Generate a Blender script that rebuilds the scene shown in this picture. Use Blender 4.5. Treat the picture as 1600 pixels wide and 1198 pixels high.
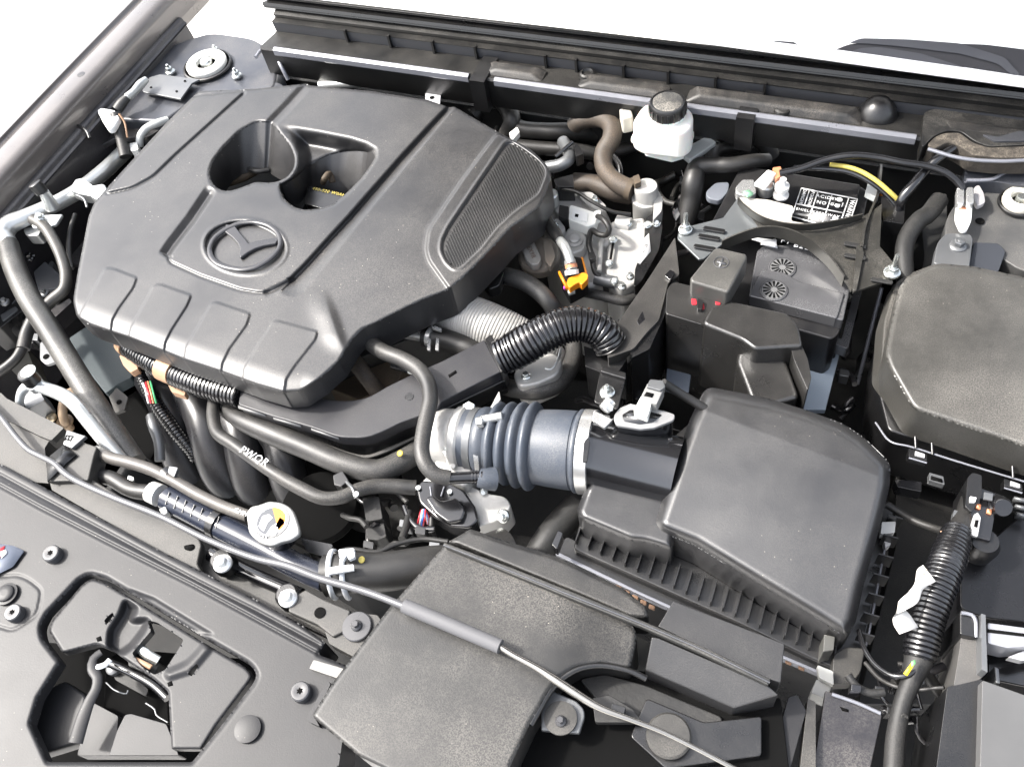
import bpy, bmesh, math, random
import numpy as np
from mathutils import Vector, Matrix
random.seed(7)
for o in list(bpy.data.objects): bpy.data.objects.remove(o)
S = bpy.context.scene; COL = S.collection
# ---------------------------------------------------------------- camera
F = 1406.0; H = 0.9
yv = np.array([1046, -2321, F]); yv /= np.linalg.norm(yv)
xv = np.array([4224, 1052, -F]); xv -= xv.dot(yv)*yv; xv /= np.linalg.norm(xv)
zv = np.cross(xv, yv)
RM = np.array([xv, yv, zv])            # world = RM @ (right, down, forward)
CAM = np.array([0, 0, H])
cd = bpy.data.cameras.new('camera'); cam = bpy.data.objects.new('camera', cd); COL.objects.link(cam)
r_, u_, b_ = RM @ np.array([1, 0, 0]), RM @ np.array([0, -1, 0]), RM @ np.array([0, 0, -1])
M = Matrix.Identity(4)
for i in range(3): M[i][0], M[i][1], M[i][2], M[i][3] = r_[i], u_[i], b_[i], CAM[i]
cam.matrix_world = M
cd.sensor_width = 36; cd.lens = F/1600*36; cd.clip_start = 0.02; cd.clip_end = 500
S.camera = cam
# ---------------------------------------------------------------- light
SUN_EL, SUN_AZ = 50, -102               # azimuth from +Y towards +X
w = bpy.data.worlds.new('World'); S.world = w; w.use_nodes = True
nt = w.node_tree; nt.nodes.clear()
sky = nt.nodes.new('ShaderNodeTexSky'); sky.sky_type = 'NISHITA'; sky.sun_disc = False
sky.sun_elevation = math.radians(SUN_EL); sky.sun_rotation = math.radians(SUN_AZ)
sky.air_density = 1.0; sky.dust_density = 5.0; sky.ozone_density = 1.0
hs = nt.nodes.new('ShaderNodeHueSaturation'); hs.inputs['Saturation'].default_value = 0.4
bg = nt.nodes.new('ShaderNodeBackground'); bg.inputs['Strength'].default_value = 0.15
wo = nt.nodes.new('ShaderNodeOutputWorld')
nt.links.new(sky.outputs[0], hs.inputs['Color']); nt.links.new(hs.outputs[0], bg.inputs['Color']); nt.links.new(bg.outputs[0], wo.inputs[0])
sl = bpy.data.lights.new('sun', 'SUN'); sl.energy = 2.0; sl.angle = math.radians(4); sl.color = (1, .96, .9)
so = bpy.data.objects.new('sun', sl); COL.objects.link(so)
el, az = math.radians(SUN_EL), math.radians(SUN_AZ)
sdir = Vector((math.sin(az)*math.cos(el), math.cos(az)*math.cos(el), math.sin(el)))
so.rotation_euler = sdir.to_track_quat('Z', 'Y').to_euler()
S.view_settings.view_transform = 'Standard'; S.view_settings.look = 'None'
S.view_settings.exposure = 1.98; S.view_settings.gamma = 1
S.render.resolution_x = 1024; S.render.resolution_y = 766
# ---------------------------------------------------------------- helpers
def ray(px, py):
    return RM @ np.array([px-800, py-599, F])
def P(px, py, z=0.0):
    d = ray(px, py); t = (z-H)/d[2]
    return CAM + d*t
def mpp(px, py, z=0.0):                 # metres per pixel at a point
    return (z-H)/ray(px, py)[2]
def PN(X, Y, Z):
    D = np.stack([X-800, Y-599, np.full_like(X, F)], -1) @ RM.T
    t = (Z-H)/D[..., 2]
    return CAM + D*t[..., None]
ORG = {}
def tag(o, lab=None, cat=None, group=None, kind=None):
    if lab: o['label'] = lab
    if cat: o['category'] = cat
    if group: o['group'] = group
    if kind: o['kind'] = kind
    return o
def T(name, lab, cat, px, py, z=0.0, group=None):
    o = bpy.data.objects.new(name, None); COL.objects.link(o); o.empty_display_size = .02
    p = P(px, py, z); o.location = p; ORG[o] = np.array(p)
    return tag(o, lab, cat, group)
def mk(name, V, Fc, mat, parent=None, lab=None, cat=None, group=None, kind=None, smooth=True, bevel=0, seg=2, sharp=None):
    V = np.asarray(V, float)
    c = (V.min(0)+V.max(0))/2
    if parent is None: c[2] = V[:, 2].min()
    me = bpy.data.meshes.new(name)
    me.from_pydata((V-c).tolist(), [], [list(map(int, f)) for f in Fc]); me.update()
    o = bpy.data.objects.new(name, me); COL.objects.link(o)
    ORG[o] = c
    if parent is not None:
        o.parent = parent; o.location = c-ORG[parent]
    else: o.location = c
    me.materials.append(mat)
    if smooth: me.polygons.foreach_set('use_smooth', [True]*len(me.polygons))
    if sharp: me.set_sharp_from_angle(angle=math.radians(sharp))
    if bevel:
        m = o.modifiers.new('bevel', 'BEVEL'); m.width = bevel; m.segments = seg; m.limit_method = 'ANGLE'; m.angle_limit = math.radians(32)
        m.use_clamp_overlap = True
        m2 = o.modifiers.new('wn', 'WEIGHTED_NORMAL'); m2.keep_sharp = True
    return tag(o, lab, cat, group, kind)
def rnd(pts, r=0, n=4):                 # round the corners of a closed outline; a point may carry its own radius
    out = []; N = len(pts)
    for i in range(N):
        p = np.array(pts[i][:2], float); rr = pts[i][2] if len(pts[i]) > 2 else r
        a = np.array(pts[i-1][:2], float)-p; b = np.array(pts[(i+1) % N][:2], float)-p
        la, lb = np.linalg.norm(a), np.linalg.norm(b)
        k = min(rr, la*.48, lb*.48)
        if k <= .3: out.append(p); continue
        a = p+a/la*k; b = p+b/lb*k
        for j in range(n+1):
            t = j/n; out.append((1-t)**2*a+2*t*(1-t)*p+t*t*b)
    return [tuple(q) for q in out]
def area(p):
    p = np.array(p)[:, :2]; q = np.roll(p, -1, 0)
    return .5*np.sum(p[:, 0]*q[:, 1]-p[:, 1]*q[:, 0])
def wpoly(pts, z):
    return [P(p[0], p[1], z if not callable(z) else z(p[0], p[1])) for p in pts]
def prism(name, pts, z, depth, mat, parent=None, r=0, bevel=.0015, flare=0, n=4, **k):
    pts = rnd(pts, r, n)
    top = np.array(wpoly(pts, z))
    if area(top) < 0: top = top[::-1]
    N = len(top)
    bot = top.copy(); bot[:, 2] -= depth
    if flare:
        e = np.roll(top, -1, 0)-top; e2 = top-np.roll(top, 1, 0)
        nn = np.stack([e[:, 1]+e2[:, 1], -e[:, 0]-e2[:, 0]], 1); nn /= np.linalg.norm(nn, axis=1)[:, None]+1e-9
        bot[:, :2] += nn*flare
    V = np.vstack([top, bot])
    Fc = [list(range(N)), list(range(2*N-1, N-1, -1))]+[[i, N+i, N+(i+1) % N, (i+1) % N] for i in range(N)]
    return mk(name, V, Fc, mat, parent, bevel=bevel, **k)
def crom(pts, step=.004):
    pts = [np.array(p, float) for p in pts]
    if len(pts) == 2:
        L = np.linalg.norm((pts[1]-pts[0])[:3]); n = max(2, int(L/step)); return np.array([pts[0]+(pts[1]-pts[0])*i/n for i in range(n+1)])
    q = [2*pts[0]-pts[1]]+pts+[2*pts[-1]-pts[-2]]
    out = []
    for i in range(1, len(q)-2):
        p0, p1, p2, p3 = q[i-1:i+3]
        n = max(2, int(np.linalg.norm((p2-p1)[:3])/step))
        # centripetal
        t0 = 0; t1 = t0+max(1e-4, np.linalg.norm((p1-p0)[:3]))**.5; t2 = t1+max(1e-4, np.linalg.norm((p2-p1)[:3]))**.5; t3 = t2+max(1e-4, np.linalg.norm((p3-p2)[:3]))**.5
        for j in range(n):
            t = t1+(t2-t1)*j/n
            A1 = (t1-t)/(t1-t0)*p0+(t-t0)/(t1-t0)*p1; A2 = (t2-t)/(t2-t1)*p1+(t-t1)/(t2-t1)*p2; A3 = (t3-t)/(t3-t2)*p2+(t-t2)/(t3-t2)*p3
            B1 = (t2-t)/(t2-t0)*A1+(t-t0)/(t2-t0)*A2; B2 = (t3-t)/(t3-t1)*A2+(t-t1)/(t3-t1)*A3
            out.append((t2-t)/(t2-t1)*B1+(t-t1)/(t2-t1)*B2)
    out.append(pts[-1]); return np.array(out)
def sweep(name, path, rad, mat, parent=None, sides=16, flat=1.0, caps=True, closed=False, **k):
    path = np.asarray(path); n = len(path)
    tg = np.gradient(path, axis=0)
    if closed: tg = np.roll(path, -1, 0)-np.roll(path, 1, 0)
    tg /= np.linalg.norm(tg, axis=1)[:, None]+1e-12
    up = np.array([0, 0, 1.]) if abs(tg[0][2]) < .9 else np.array([0, 1., 0])
    V = []
    for i in range(n):
        s = np.cross(tg[i], up); s /= np.linalg.norm(s)+1e-12; up = np.cross(s, tg[i])
        for j in range(sides):
            a = 2*math.pi*j/sides
            V.append(path[i]+rad[i]*(math.cos(a)*s+math.sin(a)*up*flat))
        if closed: up = np.array([0, 0, 1.])
    m = n if closed else n-1
    Fc = [[i*sides+j, i*sides+(j+1) % sides, ((i+1) % n)*sides+(j+1) % sides, ((i+1) % n)*sides+j] for i in range(m) for j in range(sides)]
    if caps and not closed:
        Fc += [list(range(sides))[::-1], [(n-1)*sides+j for j in range(sides)]]
    return mk(name, V, Fc, mat, parent, sharp=50, **k)
def pathpx(pts, step=.004):             # (px,py,z)
    return crom([P(*p[:3]) for p in pts], step)
def tube(name, pts, rpx, mat, parent=None, step=.004, sides=16, **k):
    """rpx: radius in photograph pixels, one value or one per point"""
    rp = [rpx]*len(pts) if not hasattr(rpx, '__len__') else rpx
    q = crom([list(P(*p[:3]))+[rp[i]*mpp(*p[:3])] for i, p in enumerate(pts)], step)
    return sweep(name, q[:, :3], np.abs(q[:, 3]), mat, parent, sides, **k)
def conduit(name, pts, rpx, mat, parent=None, pitch=.004, amp=.12, sides=20, jit=0, **k):
    rp = [rpx]*len(pts) if not hasattr(rpx, '__len__') else rpx
    q = crom([list(P(*p[:3]))+[rp[i]*mpp(*p[:3])] for i, p in enumerate(pts)], pitch/8)
    s = np.concatenate([[0], np.cumsum(np.linalg.norm(np.diff(q[:, :3], axis=0), axis=1))])
    m = int(s[-1]/(pitch/8)); t = np.linspace(0, s[-1], m)
    q = np.stack([np.interp(t, s, q[:, i]) for i in range(4)], 1)
    ph = (t/pitch) % 1
    prof = np.clip(1.6*np.sin(np.pi*ph), 0, 1)
    rj = np.random.RandomState(5).uniform(-1, 1, int(s[-1]/pitch)+3)
    rad = q[:, 3]*(1-amp+amp*prof)*(1+.03*rj[(t/pitch).astype(int)]*prof*(amp > .1))
    return sweep(name, q[:, :3], rad, mat, parent, sides, **k)
def lathe(name, c, axis, prof, mat, parent=None, seg=24, **k):
    """prof: list of (radius, height along axis)"""
    c = np.array(c, float); a = np.array(axis, float); a /= np.linalg.norm(a)
    h = np.array([0, 0, 1.]) if abs(a[2]) < .9 else np.array([1., 0, 0])
    s = np.cross(a, h); s /= np.linalg.norm(s); u = np.cross(a, s)
    V = []; n = len(prof)
    for r, hh in prof:
        for j in range(seg):
            t = 2*math.pi*j/seg+.3; V.append(c+a*hh+r*(math.cos(t)*s+math.sin(t)*u))
    Fc = [[i*seg+j, i*seg+(j+1) % seg, (i+1)*seg+(j+1) % seg, (i+1)*seg+j] for i in range(n-1) for j in range(seg)]
    Fc += [list(range(seg))[::-1], [(n-1)*seg+j for j in range(seg)]]
    o = mk(name, V, Fc, mat, parent, sharp=35, **k); 
    bm = bmesh.new(); bm.from_mesh(o.data); bmesh.ops.recalc_face_normals(bm, faces=bm.faces); bm.to_mesh(o.data); bm.free()
    o.data.set_sharp_from_angle(angle=math.radians(35)); return o
UP = (0, 0, 1)
def cyl(name, c, axis, r, h, mat, parent=None, ch=.1, seg=24, **k):
    b = r*ch
    return lathe(name, c, axis, [(r-b, 0), (r, b), (r, h-b), (r-b, h)], mat, parent, seg, **k)
def bolt(px, py, z, rpx, parent, mat=None, stud=0, axis=UP, washer=True):
    """hex bolt head on a flange washer, part of its parent"""
    r = rpx*mpp(px, py, z); c = P(px, py, z); a = np.array(axis, float); a /= np.linalg.norm(a)
    mat = mat or ZINC
    b = lathe('bolt', c-a*.002, a, [(r, 0), (r, .003), (r*.92, .0038), (r*.66, .005)], mat, parent, 20)
    q = lathe('bolt_head', c+a*.0032, a, [(r*.62, 0), (r*.64, .001), (r*.64, r*.55), (r*.54, r*.66)], mat, b, 6)
    if stud: lathe('stud', c+a*.003, a, [(r*.3, 0), (r*.3, stud*.93), (r*.22, stud)], mat, b, 12)
    return b
def torx(px, py, z, rpx, parent, mat):
    r = rpx*mpp(px, py, z); c = P(px, py, z)
    b = lathe('push_screw', c-np.array([0, 0, .004]), UP, [(r, 0), (r, .008), (r*.97, .0105), (r*.85, .0118), (r*.55, .012), (r*.3, .0115)], mat, parent, 28)
    V = []; 
    for k_ in range(12):
        a = math.pi*k_/6; q = r*(.34 if k_ % 2 == 0 else .2); V.append(c+np.array([q*math.cos(a), q*math.sin(a), .0082]))
    V = np.array(V); V2 = V.copy(); V2[:, 2] -= .003
    mk('socket', np.vstack([V, V2]), [list(range(12))]+[[i, 12+i, 12+(i+1) % 12, (i+1) % 12] for i in range(12)], VOID, b, smooth=False)
    return b
def seg_close(poly, X, Y, closed=True):
    """distance to the closest point of a polyline, that point, segment side and parameter along"""
    p = np.array([q[:2] for q in poly], float); q = np.roll(p, -1, 0)
    if not closed: p, q = p[:-1], q[:-1]
    best = np.full(X.shape, 1e9); cx = np.zeros_like(X); cy = np.zeros_like(X); sd = np.zeros_like(X); tt = np.zeros_like(X)
    n = len(p)
    for i in range(n):
        ax, ay = p[i]; dx, dy = q[i]-p[i]; L2 = dx*dx+dy*dy+1e-12
        t = np.clip(((X-ax)*dx+(Y-ay)*dy)/L2, 0, 1)
        gx, gy = ax+t*dx, ay+t*dy; d = np.hypot(X-gx, Y-gy); m = d < best
        best = np.where(m, d, best); cx = np.where(m, gx, cx); cy = np.where(m, gy, cy)
        sd = np.where(m, np.sign(dx*(Y-ay)-dy*(X-ax)), sd); tt = np.where(m, (i+t)/n, tt)
    return best, cx, cy, sd, tt
def inside(poly, X, Y):
    p = np.array([q[:2] for q in poly], float); q = np.roll(p, -1, 0); r = np.zeros(X.shape, bool)
    for i in range(len(p)):
        (x1, y1), (x2, y2) = p[i], q[i]
        if y1 == y2: continue
        c = ((y1 > Y) != (y2 > Y)) & (X < (x2-x1)*(Y-y1)/(y2-y1)+x1); r ^= c
    return r
def sdf(poly, X, Y):
    d = seg_close(poly, X, Y)[0]; return np.where(inside(poly, X, Y), d, -d)
def ss(t): t = np.clip(t, 0, 1); return t*t*(3-2*t)
def roundover(poly, X, Y, w, drop):
    d = np.clip(seg_close(poly, X, Y)[0]/w, 0, 1); return -drop*(1-d)**2.3
def groove(poly, X, Y, w, depth, closed=False):
    d = seg_close(poly, X, Y, closed)[0]; return -depth*np.clip(1-d/w, 0, 1)
def vgroove(poly, X, Y, wl, wr, depth, ends=True):
    """asymmetric V: ramp of width wl (array of two) on the left, wr on the right"""
    d, _, _, s, t = seg_close(poly, X, Y, False)
    wl = wl[0]+(wl[1]-wl[0])*t
    w_ = np.where(s > 0, wl, wr)
    fade = ss(np.minimum(t, 1-t)*14) if ends else 1
    return -depth*fade*np.clip(1-d/w_, 0, 1)
def hf(name, outline, zf, step, skirt, mat, parent=None, holes=(), hskirt=None, hlean=0, **k):
    """sheet with relief: a grid cut to an outline and holes, edges snapped to them, folded down by a skirt"""
    o = np.array([p[:2] for p in outline], float)
    x0, y0 = o.min(0)-step; x1, y1 = o.max(0)+step
    X, Y = np.meshgrid(np.arange(x0, x1+step, step), np.arange(y0, y1+step, step))
    ok = np.ones(X.shape, bool); kind = np.zeros(X.shape, int)
    for idx, pl in enumerate([outline]+list(holes)):
        d, cx, cy, _, _ = seg_close(pl, X, Y); ins = inside(pl, X, Y)
        if idx: ins = ~ins
        snap = d < .6*step
        X = np.where(snap, cx, X); Y = np.where(snap, cy, Y)
        ok &= ins | snap; kind = np.where(snap, idx+1, kind)
    Z = zf(X, Y)*np.ones_like(X)
    W = PN(X, Y, Z)
    h, w_ = X.shape
    idm = -np.ones(X.shape, int); idm[ok] = np.arange(ok.sum()); V = W[ok]; kv = kind[ok]
    a, b, c, d = ok[:-1, :-1], ok[:-1, 1:], ok[1:, 1:], ok[1:, :-1]
    ia, ib, ic, id_ = idm[:-1, :-1], idm[:-1, 1:], idm[1:, 1:], idm[1:, :-1]
    al = a & b & c & d
    Fc = np.stack([ia[al], id_[al], ic[al], ib[al]], 1).tolist()
    for (m, f) in ((a & b & c & ~d, (ia, ic, ib)), (a & b & d & ~c, (ia, id_, ib)), (a & c & d & ~b, (ia, id_, ic)), (b & c & d & ~a, (ib, id_, ic))):
        Fc += np.stack([f[0][m], f[1][m], f[2][m]], 1).tolist()
    # drop triangles with all three vertices folded outside
    used = {}
    for f in Fc:
        for i in range(len(f)):
            e = (f[i], f[(i+1) % len(f)]); used[e] = 1
    bd = [e for e in used if (e[1], e[0]) not in used]
    n0 = len(V); nv = {}; ex = []
    hsk = hskirt if hskirt is not None else skirt
    hmid = {u_: (V[kv == u_][:, 1].mean(), np.ptp(V[kv == u_][:, 1])/2) for u_ in set(kv.tolist())}
    for e in bd:
        for q in e:
            if q not in nv:
                nv[q] = n0+len(ex); sk = skirt if kv[q] <= 1 else hsk
                if callable(sk): sk = sk(V[q])
                ex.append(V[q]); dn = np.array([0, 0, sk]); dn[1] = hlean*np.clip((V[q][1]-hmid[kv[q]][0])/hmid[kv[q]][1], 0, 1)**.7 if kv[q] > 1 and hlean else 0; ex.append(V[q]-dn)
    Fs = []
    for (i, j) in bd: Fs.append([nv[j], nv[i], nv[i]+1, nv[j]+1])
    V = np.vstack([V]+([np.array(ex)] if ex else []))
    return mk(name, V, Fc+Fs, mat, parent, **k)
def text(name, s, px, py, z, hpx, mat, parent, dirpx=(1, 0), thick=.0003, font_scale=1, align='CENTER', squash=1):
    """flat lettering lying on a horizontal face; dirpx is the reading direction in the picture"""
    cu = bpy.data.curves.new(name, 'FONT'); cu.body = s; cu.align_x = align; cu.align_y = 'CENTER'; cu.extrude = thick; cu.space_character = 1.15; cu.resolution_u = 2
    c = P(px, py, z); e = P(px+dirpx[0]*10, py+dirpx[1]*10, z)-c; e /= np.linalg.norm(e)
    ob = bpy.data.objects.new('tmp', cu); COL.objects.link(ob)
    dg = bpy.context.evaluated_depsgraph_get(); dg.update()
    me = bpy.data.meshes.new_from_object(ob.evaluated_get(dg)); bpy.data.objects.remove(ob)
    sc = hpx*mpp(px, py, z)*1.5
    n = np.array([0, 0, 1.]); f = np.cross(n, e)
    vs = np.zeros(len(me.vertices)*3); me.vertices.foreach_get('co', vs); vs = vs.reshape(-1, 3)
    V = c+sc*(vs[:, :1]*squash*e+vs[:, 1:2]*f)+vs[:, 2:3]*n
    return mk(name, V, [list(p.vertices) for p in me.polygons], mat, parent, smooth=False)
# ---------------------------------------------------------------- materials
def mat(name, col, rough=.5, metal=0., dust=0., bump=.0, bscale=600, coat=0., var=.08, spec=.5, dustcol=(.27, .25, .22), dscale=14, speck=0., trans=0, rvar=.12):
    m = bpy.data.materials.new(name); m.use_nodes = True; n = m.node_tree; N = n.nodes; L = n.links
    b = N['Principled BSDF']; tc = N.new('ShaderNodeTexCoord'); 
    b.inputs['Metallic'].default_value = metal; b.inputs['Roughness'].default_value = rough
    b.inputs['Specular IOR Level'].default_value = spec
    if coat: b.inputs['Coat Weight'].default_value = coat; b.inputs['Coat Roughness'].default_value = .12
    if trans: b.inputs['Subsurface Weight'].default_value = trans; b.inputs['Subsurface Scale'].default_value = .02
    def noise(sc, det=3, ro=.55):
        q = N.new('ShaderNodeTexNoise'); q.inputs['Scale'].default_value = sc; q.inputs['Detail'].default_value = det; q.inputs['Roughness'].default_value = ro
        L.new(tc.outputs['Object'], q.inputs['Vector']); return q
    def ramp(src, a, b_, lo=0., hi=1.):
        q = N.new('ShaderNodeMapRange'); q.inputs[1].default_value = a; q.inputs[2].default_value = b_; q.inputs[3].default_value = lo; q.inputs[4].default_value = hi
        L.new(src, q.inputs[0]); return q.outputs[0]
    def mix(fac, c1, c2):
        q = N.new('ShaderNodeMix'); q.data_type = 'RGBA'
        if hasattr(fac, 'links'): L.new(fac, q.inputs[0])
        else: q.inputs[0].default_value = fac
        for i, c in ((6, c1), (7, c2)):
            if hasattr(c, 'links'): L.new(c, q.inputs[i])
            else: q.inputs[i].default_value = (*c, 1)
        return q.outputs[2]
    n1 = noise(12, 6, .65)
    c = mix(ramp(n1.outputs[0], .3, .7), tuple(x*(1-var) for x in col), tuple(min(1, x*(1+var)) for x in col))
    rr = ramp(n1.outputs[0], .3, .7, rough-rvar*.5, rough+rvar*.5)
    if dust:
        n2 = noise(dscale, 6, .65); n3 = noise(700, 2, .7)
        ge = N.new('ShaderNodeNewGeometry'); sp = N.new('ShaderNodeSeparateXYZ'); L.new(ge.outputs['Normal'], sp.inputs[0])
        mm = N.new('ShaderNodeMath'); mm.operation = 'MULTIPLY'; L.new(ramp(n2.outputs[0], .38, .72), mm.inputs[0]); L.new(ramp(n3.outputs[0], .38, .62), mm.inputs[1])
        m2 = N.new('ShaderNodeMath'); m2.operation = 'MULTIPLY'; L.new(mm.outputs[0], m2.inputs[0]); L.new(ramp(sp.outputs[2], .1, .9, .25*dust, dust), m2.inputs[1])
        c = mix(m2.outputs[0], c, dustcol)
        ad = N.new('ShaderNodeMath'); ad.operation = 'MULTIPLY_ADD'; L.new(m2.outputs[0], ad.inputs[0]); ad.inputs[1].default_value = .5; L.new(rr, ad.inputs[2]); rr = ad.outputs[0]
    if speck:
        v = N.new('ShaderNodeTexVoronoi'); v.inputs['Scale'].default_value = 110; L.new(tc.outputs['Object'], v.inputs['Vector'])
        sc_ = ramp(v.outputs['Distance'], .05, .07, 1, 0)
        nz = noise(9, 2); g = ramp(nz.outputs[0], .52, .6)
        q = N.new('ShaderNodeMath'); q.operation = 'MULTIPLY'; L.new(sc_, q.inputs[0]); L.new(g, q.inputs[1])
        q2 = N.new('ShaderNodeMath'); q2.operation = 'MULTIPLY'; L.new(q.outputs[0], q2.inputs[0]); q2.inputs[1].default_value = speck
        c = mix(q2.outputs[0], c, (.55, .5, .42))
    L.new(c, b.inputs['Base Color']); L.new(rr, b.inputs['Roughness'])
    if bump:
        nb = noise(bscale, 2, .6); bp = N.new('ShaderNodeBump'); bp.inputs['Strength'].default_value = bump; bp.inputs['Distance'].default_value = .0006
        L.new(nb.outputs[0], bp.inputs['Height']); L.new(bp.outputs[0], b.inputs['Normal'])
    return m
def flat(name, col, rough=.6):
    return mat(name, col, rough, var=.03, rvar=.05)
COVER = mat('cover plastic', (.013, .013, .0142), .38, spec=.75, dust=.20, dscale=5, rvar=.14, bump=.15, bscale=520, speck=.6)
LID = mat('airbox plastic', (.016, .016, .017), .38, spec=1., dust=.08, rvar=.14, bump=.15, bscale=560, speck=.3)
DUCT = mat('duct plastic', (.010, .010, .010), .42, spec=.5, dust=.3, dscale=8, bump=.2, bscale=700, speck=.4)
FUSE = mat('fuse box plastic', (.034, .033, .030), .40, dust=.5, spec=.7, bump=.3, bscale=520, dscale=3, speck=.4)
BLK = mat('black plastic', (.006, .006, .0065), .30, spec=.7, dust=.08, bump=.2)
BLKG = mat('glossy black plastic', (.006, .006, .007), .16, spec=.9, dust=.04)
DARK = mat('dark casting', (.008, .008, .008), .6, dust=.12, bump=.5, bscale=200)
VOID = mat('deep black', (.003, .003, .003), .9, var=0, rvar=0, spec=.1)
PANEL = mat('radiator panel plastic', (.015, .015, .0165), .48, spec=.35, bump=.15, dust=.04, var=.02, rvar=.04, speck=.3)
PANELB = mat('radiator panel bracket', (.032, .031, .029), .48, spec=.4, bump=.2, dust=.25)
RUB = mat('black rubber', (.012, .0115, .011), .48, dust=.12, bump=.15)
RUBG = mat('grey rubber', (.020, .020, .020), .46, dust=.3, bump=.15)
RUBBR = mat('brown dusty rubber', (.035, .028, .022), .6, dust=.5, bump=.2, dustcol=(.25, .18, .12))
BELL = mat('blue grey rubber', (.045, .054, .070), .42, dust=.3, bump=.2, dustcol=(.33, .31, .28), dscale=18)
COND = mat('conduit plastic', (.006, .006, .007), .22, spec=.9, dust=.05)
ALU = mat('cast aluminium', (.42, .415, .40), .38, metal=.35, bump=.6, bscale=300, dust=.3, dustcol=(.25, .21, .17))
ALUP = mat('aluminium pipe', (.52, .53, .52), .34, metal=.75, dust=.15)
ZINC = mat('zinc plate', (.60, .62, .60), .25, metal=.9)
WHITE = mat('white plastic', (.72, .72, .68), .4, var=.03)
WCLAMP = mat('white clamp paint', (.55, .57, .59), .35, var=.04)
GREYP = mat('grey plated steel', (.15, .155, .16), .38, metal=.6, dust=.2)
PAINT = mat('fender paint', (.10, .090, .085), .30, metal=.3, coat=.6, dust=.25, dscale=10, dustcol=(.25, .23, .21))
PAINTD = mat('bay paint', (.022, .021, .024), .36, metal=.2, coat=.2, dust=.35, dscale=12)
TOWER = mat('tower paint', (.045, .049, .060), .36, metal=.3, coat=.2, dust=.35)
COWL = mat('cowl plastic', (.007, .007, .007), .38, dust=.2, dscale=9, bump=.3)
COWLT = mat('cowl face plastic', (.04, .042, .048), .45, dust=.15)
LIP = mat('cowl lip', (.22, .225, .25), .3, metal=.4)
FOAM = mat('grey foam', (.085, .085, .09), .7)
BRASS = mat('tan clip plastic', (.33, .20, .12), .5)
ORANGE = flat('orange plastic', (.62, .21, .01), .4)
RED = flat('red plastic', (.35, .02, .03), .4)
YELLOW = flat('yellow', (.45, .37, .08), .5)
TEAL = mat('radiator tank plate', (.016, .028, .034), .6, dust=.1)
PRINT = flat('white print', (.65, .65, .65), .5)
PRINTG = flat('grey print', (.13, .13, .13), .5)
GRIME = mat('brown grime', (.06, .045, .03), .7, dust=.4, bump=.5, bscale=200, dustcol=(.25, .17, .1))
HEAT = mat('ribbed heat duct', (.40, .39, .37), .45, metal=.3, dust=.25)
COP = flat('copper', (.5, .2, .1), .4)
# ---- the open bonnet above the bay, hinged behind the cowl: it leaves the picture but shades and darkens the rear of the bay
BON = mat('bonnet underside', (.035, .033, .034), .5, dust=.2)
bn = bpy.data.objects.new('bonnet', None); COL.objects.link(bn); bn.location = (-.3, 1.34, .22); ORG[bn] = np.array([-.3, 1.34, .22])
tag(bn, 'dark open bonnet raised on its hinges above the rear of the engine bay', 'bonnet')
BA = math.radians(62); BL = .92
def bpt(x, s, t): return (x, 1.34-s*math.cos(BA)+t*math.sin(BA), .22+s*math.sin(BA)+t*math.cos(BA))
bo = [(-.92, 0), (.34, 0), (.36, .5), (.30, .78), (.0, BL), (-.62, BL), (-.88, .78), (-.94, .5)]
nb_ = len(bo)
mk('bonnet_skin', [bpt(x, s, 0) for x, s in bo]+[bpt(x, s, .025) for x, s in bo], [list(range(nb_))[::-1], list(range(nb_, 2*nb_))]+[[i, (i+1) % nb_, nb_+(i+1) % nb_, nb_+i] for i in range(nb_)], BON, bn, bevel=.006)
for (x0, s0, x1, s1) in ((-.80, .06, .24, .06), (-.82, .08, -.70, .80), (.22, .08, .16, .80), (-.60, .84, .06, .84), (-.28, .08, -.50, .8), (-.28, .08, .0, .8)):
    a, b = np.array(bpt(x0, s0, -.012)), np.array(bpt(x1, s1, -.012))
    sweep('bonnet_rib', [a, (a+b)/2, b], [.035]*3, BON, bn, 10, flat=.5)
# ================================================================ the setting and the car body round the bay
def box(name, x0, x1, y0, y1, z0, z1, m, parent=None, **k):
    V = [(x, y, z) for z in (z0, z1) for (x, y) in ((x0, y0), (x1, y0), (x1, y1), (x0, y1))]
    return mk(name, V, [(3, 2, 1, 0), (4, 5, 6, 7), (0, 1, 5, 4), (1, 2, 6, 5), (2, 3, 7, 6), (3, 0, 4, 7)], m, parent, smooth=False, **k)
GROUND = mat('pale concrete', (.62, .61, .59), .85, var=.05, bump=.3, bscale=40)
g = mk('ground', [(-60, -60, -.78), (60, -60, -.78), (60, 60, -.78), (-60, 60, -.78)], [(0, 1, 2, 3)], GROUND, kind='structure', smooth=False)
tubm = mat('bay floor', (.006, .006, .006), .8, dust=.06, dscale=20)
box('bay_floor', -1.28, .75, .05, 1.12, -.60, -.57, tubm, kind='structure')
box('firewall', -1.28, .75, 1.10, 1.13, -.568, -.09, tubm, kind='structure')
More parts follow.
